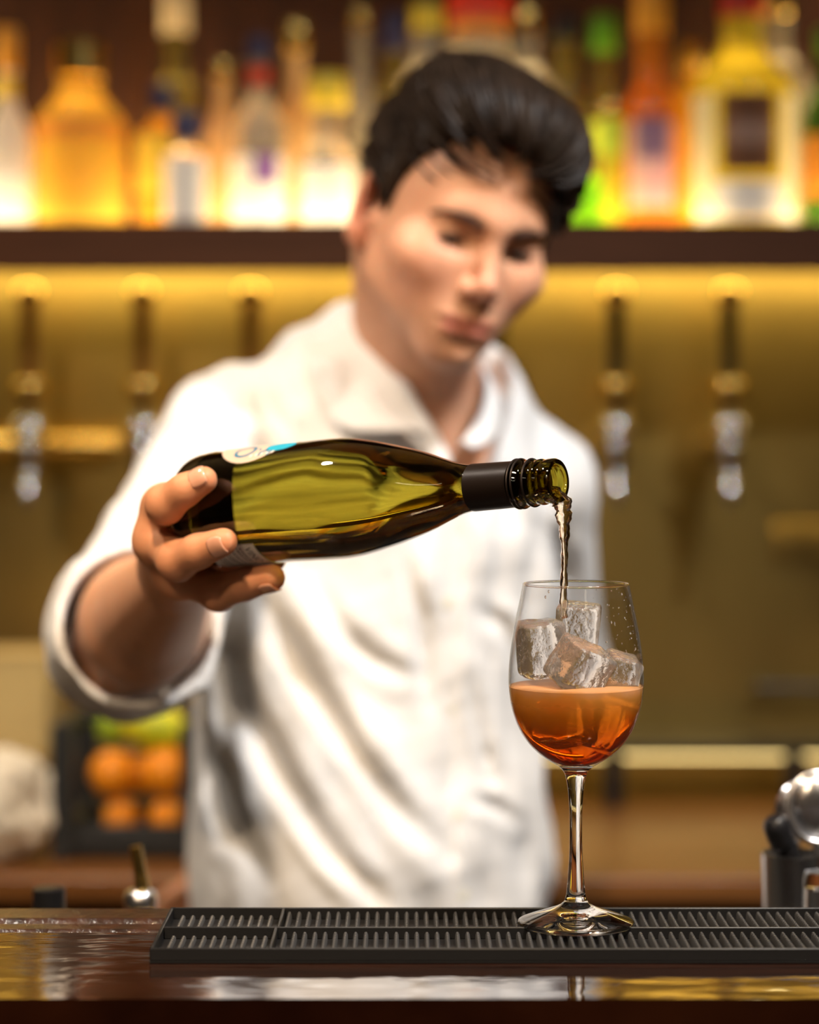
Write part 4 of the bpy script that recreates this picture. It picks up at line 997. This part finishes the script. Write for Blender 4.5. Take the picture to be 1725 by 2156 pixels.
# inside of the rolled sleeve, neck opening, cut planes
def sleeve_cut(p, d):
    q = p - CUFF; s_ = q @ FD
    near = np.linalg.norm(q, axis=1) - .15
    d = np.maximum(d, np.minimum(s_, -near))                                   # end of the sleeve
    ax = p - ELR; h = np.clip(ax @ FD, -.03, .3); rad = np.linalg.norm(ax - h[:, None] * FD, axis=1)
    r_in = .0605 + .02 * np.clip(h, 0, .1) * 2
    cav = np.maximum(rad - r_in, -(ax @ FD) - .005)
    return np.maximum(d, -cav)
SD = TR @ np.array([0, -1., 0]); SX = TR @ np.array([1., 0, 0])           # chest forward and sideways
def neck_cut(p, d):
    q = p - NB
    up = np.array([.06, -.20, .978]); up /= np.linalg.norm(up); h = q @ up; rad = np.linalg.norm(q - h[:, None] * up, axis=1)
    v1 = np.maximum(rad - .0715, -(h + .030))
    # open V at the throat
    x = q @ SX - .014; y = q @ SD; z = q[:, 2]
    v2 = np.maximum(np.abs(x) - .052 * np.clip((z + .112) / .11, 0, 1.2), np.maximum(-(z + .112), -y + .02))
    return np.maximum(np.maximum(d, -v1), -v2)
FOLDS = [([(545, 1230), (640, 1420), (740, 1570), (840, 1710), (935, 1800)], .012, .0075), ([(450, 1330), (520, 1500), (610, 1660), (720, 1800), (800, 1900)], .013, .007),
         ([(640, 1720), (700, 1800), (790, 1890)], .009, .006), ([(850, 1150), (885, 1300), (900, 1480)], .008, .0045), ([(1010, 1290), (1060, 1315), (1085, 1390)], .008, .005),
         ([(1000, 1680), (1040, 1700), (1085, 1725)], .007, .005), ([(990, 1420), (1010, 1530), (1030, 1640)], .007, .0035), ([(650, 1210), (720, 1330), (800, 1400), (880, 1430)], .010, .004),
         ([(505, 1250), (490, 1400), (470, 1600), (480, 1760)], .011, .006), ([(540, 800), (570, 870), (620, 930)], .010, .007), ([(640, 760), (700, 850), (720, 900)], .008, .005),
         ([(1130, 1080), (1180, 1180), (1200, 1260)], .010, .005), ([(1060, 1010), (1110, 1110), (1130, 1200)], .009, .0035), ([(430, 1560), (470, 1700), (560, 1850)], .010, .005)]
def folds(p, d):
    m = np.abs(d) < .04
    if not m.any(): return d
    q = p[m]; x = (q - CHE) @ SX; y = (q - CHE) @ SD; z = q[:, 2] - CHE[2]
    out = np.zeros(len(q))
    torso = sstep(.02, -.03, np.abs(x) - .19) * sstep(.16, .02, np.abs(z) - .45)
    # pulls running down from the raised arm towards the buttons and hem, each one a soft valley with a raised flank
    U = np.stack([CX + q[:, 0] * F / q[:, 1], HY - (q[:, 2] - CAMZ) * F / q[:, 1]], 1) / 2120.
    fr0 = sstep(-.02, .03, y)
    for pts, w_, am in FOLDS:
        pt = np.array(pts) / 2120.; best = np.full(len(q), 9.); sgn = np.zeros(len(q)); tt = np.zeros(len(q)); n_ = len(pt) - 1
        for i in range(n_):
            e = pt[i + 1] - pt[i]; l2 = e @ e; t = np.clip((U - pt[i]) @ e / l2, 0, 1); r_ = U - pt[i] - t[:, None] * e; ds = np.sqrt((r_ ** 2).sum(1))
            cr_ = (e[0] * r_[:, 1] - e[1] * r_[:, 0]); mm_ = ds < best; best = np.where(mm_, ds, best); sgn = np.where(mm_, np.sign(cr_), sgn); tt = np.where(mm_, (i + t) / n_, tt)
        sd_ = best * sgn; env = np.sin(np.pi * np.clip(tt, .04, .96)) ** .6 * fr0
        out += env * am * 1.3 * (np.exp(-(sd_ / w_) ** 2) - .55 * np.exp(-((sd_ - 1.9 * w_) / (1.1 * w_)) ** 2) - .55 * np.exp(-((sd_ + 1.9 * w_) / (1.1 * w_)) ** 2))
    out += torso * .0046 * noise3(np.stack([x * 1.5 + z * .7, y, z * .9 - x * .4], 1) / .13, 3, 2)
    # sleeve creases round the upper arm and shoulder
    ua = (ELR - SJR) / np.linalg.norm(ELR - SJR); sa = (q - SJR) @ ua
    near = np.exp(-np.maximum(0, np.linalg.norm((q - SJR) - np.clip(sa, 0, .3)[:, None] * ua, axis=1) - .06) / .03)
    out += near * sstep(-.08, .02, sa) * (.0042 * np.sin(sa / .047 * 2 * math.pi + 5 * q[:, 0] / .1 + 1.5 * np.sin(q[:, 2] * 30)) + .002 * noise3(q / .05, 9))
    out += .0012 * noise3(q / .045, 11, 2)
    # button placket stands proud
    pk = np.abs((q - NB) @ SX - .014 - .010 * (q[:, 2] - NB[2])) ; fr = sstep(.04, .08, y)
    out -= fr * .0026 * sstep(.0195, .0170, pk) ; out += fr * .0022 * np.exp(-((pk - .0205) / .0022) ** 2)
    dd = d.copy(); dd[m] = d[m] + out; return dd
def hem(p, d): return np.maximum(d, -(p[:, 2] - .80))
shirt.post += [folds, sleeve_cut, neck_cut, hem]
lo = np.minimum.reduce([CHE - .25, HIP - .25, ELR - .12, CUFF - .13]); lo[2] = .79
hi = np.maximum.reduce([NB + .1, SJL + .12, ELL + .09, CHE + .22])
V, Q = nets(shirt, lo, hi, SHIRT_H)
V = relax(V, Q, 1, .4)
sme = npmesh('shirt', V - ORG, Q)
M_shirt = mat('white cotton', (.74, .735, .735), .75, sheen=.15, bump=(900, .06, (1, 1, 1), 2, .002))
shirt_o = link('shirt', sme, M_shirt, person)
def strip(rows, thick, name, m, parent):
    n = len(rows[0]); V_ = [tuple(np.array(q)) for r in rows for q in r]; F_ = []
    for i in range(len(rows) - 1):
        for j in range(n - 1): F_.append((i * n + j, i * n + j + 1, (i + 1) * n + j + 1, (i + 1) * n + j))
    o = pobj(name, (V_, F_), m, parent); s1 = o.modifiers.new('thick', 'SOLIDIFY'); s1.thickness = thick; s1.offset = 0
    s2 = o.modifiers.new('soft', 'SUBSURF'); s2.levels = s2.render_levels = 1; return o
fold_ = crv([PA(*q) for q in ((968, 938, 2.232), (1014, 862, 2.262), (1016, 778, 2.325), (955, 715, 2.43), (850, 655, 2.462), (752, 645, 2.43), (722, 668, 2.362), (752, 740, 2.300), (815, 845, 2.245), (908, 925, 2.218))], 5)
stand = crv([PA(*q) for q in ((962, 950, 2.240), (1008, 885, 2.28), (1022, 818, 2.345), (960, 765, 2.43), (850, 715, 2.455), (757, 705, 2.425), (730, 730, 2.362), (762, 800, 2.300), (822, 880, 2.255), (905, 940, 2.228))], 5)
leaf = crv([PA(*q) for q in ((992, 948, 2.222), (1044, 925, 2.250), (1058, 855, 2.335), (985, 765, 2.475), (850, 712, 2.500), (706, 715, 2.465), (642, 762, 2.375), (648, 840, 2.285), (722, 905, 2.232), (862, 905, 2.200))], 5)
midl = [(a * .55 + b_ * .45) + np.array([0, 0, .006]) + (b_ - NB) * np.array([.03, .03, 0]) for a, b_ in zip(fold_, leaf)]
strip([stand, fold_, midl, leaf], .0022, 'collar', M_shirt, shirt_o)
M_btn = mat('pearl button', (.72, .70, .58), .3)
def surf_front(px, py):
    o = np.array((0, 0, CAMZ)); dr = PA(px, py, 1.0) - o; t = np.linspace(2.0, 2.5, 400); pp = o + t[:, None] * dr
    dd = shirt(pp); i = int(np.argmax(dd < 0)); return pp[i]
for px, py in ((935, 1010), (944, 1268), (955, 1491), (966, 1718), (974, 1885)):
    c = surf_front(px, py)
    M_ = Matrix.Translation(Vector(c)) @ Vector(SD).to_track_quat('Z', 'Y').to_matrix().to_4x4()
    pobj('button', xf(lathe([(0, -.001), (.0052, -.001), (.0056, .0006), (.0048, .0018), (.0030, .0012), (0, .0012)], 18), M_), M_btn, shirt_o)
# trousers and shoes, below the bar
M_tro = mat('dark trousers', (.015, .015, .018), .8); M_shoe = mat('black leather shoe', (.01, .01, .01), .35)
tf = Field(); tf.add(ell(HIP + np.array([0, 0, -.06]), (.165, .105, .13), TR), .03)
for s_ in (-1, 1):
    hj = HIP + SX * s_ * .085 + np.array([0, 0, -.10]); kn_ = np.array([ORG[0], ORG[1], .47]) + SX * s_ * .10 + SD * .015; ak = np.array([ORG[0], ORG[1], .09]) + SX * s_ * .11
    tf.add(cone(hj, kn_, .085, .062), .03); tf.add(cone(kn_, ak, .062, .052), .02)
V, Q = nets(tf, (ORG[0] - .3, ORG[1] - .25, .03), (ORG[0] + .3, ORG[1] + .25, 1.02), .012)
tme = npmesh('trousers', V - ORG, Q); link('trousers', tme, M_tro, person)
for s_ in (-1, 1):
    sf = Field(); ak = np.array([ORG[0], ORG[1], .0]) + SX * s_ * .11
    sf.add(ell(ak + np.array([0, 0, .045]), (.042, .05, .05), TR), .02); sf.add(cone(ak + np.array([0, 0, .034]), ak + SD * .16 + np.array([0, 0, .03]), .038, .030), .03)
    sf.post.append(lambda p, d: np.maximum(d, -p[:, 2] + .001))
    V, Q = nets(sf, ak - .25, ak + .25, .007); link('shoe', npmesh('shoe', V - ORG, Q), M_shoe, person)
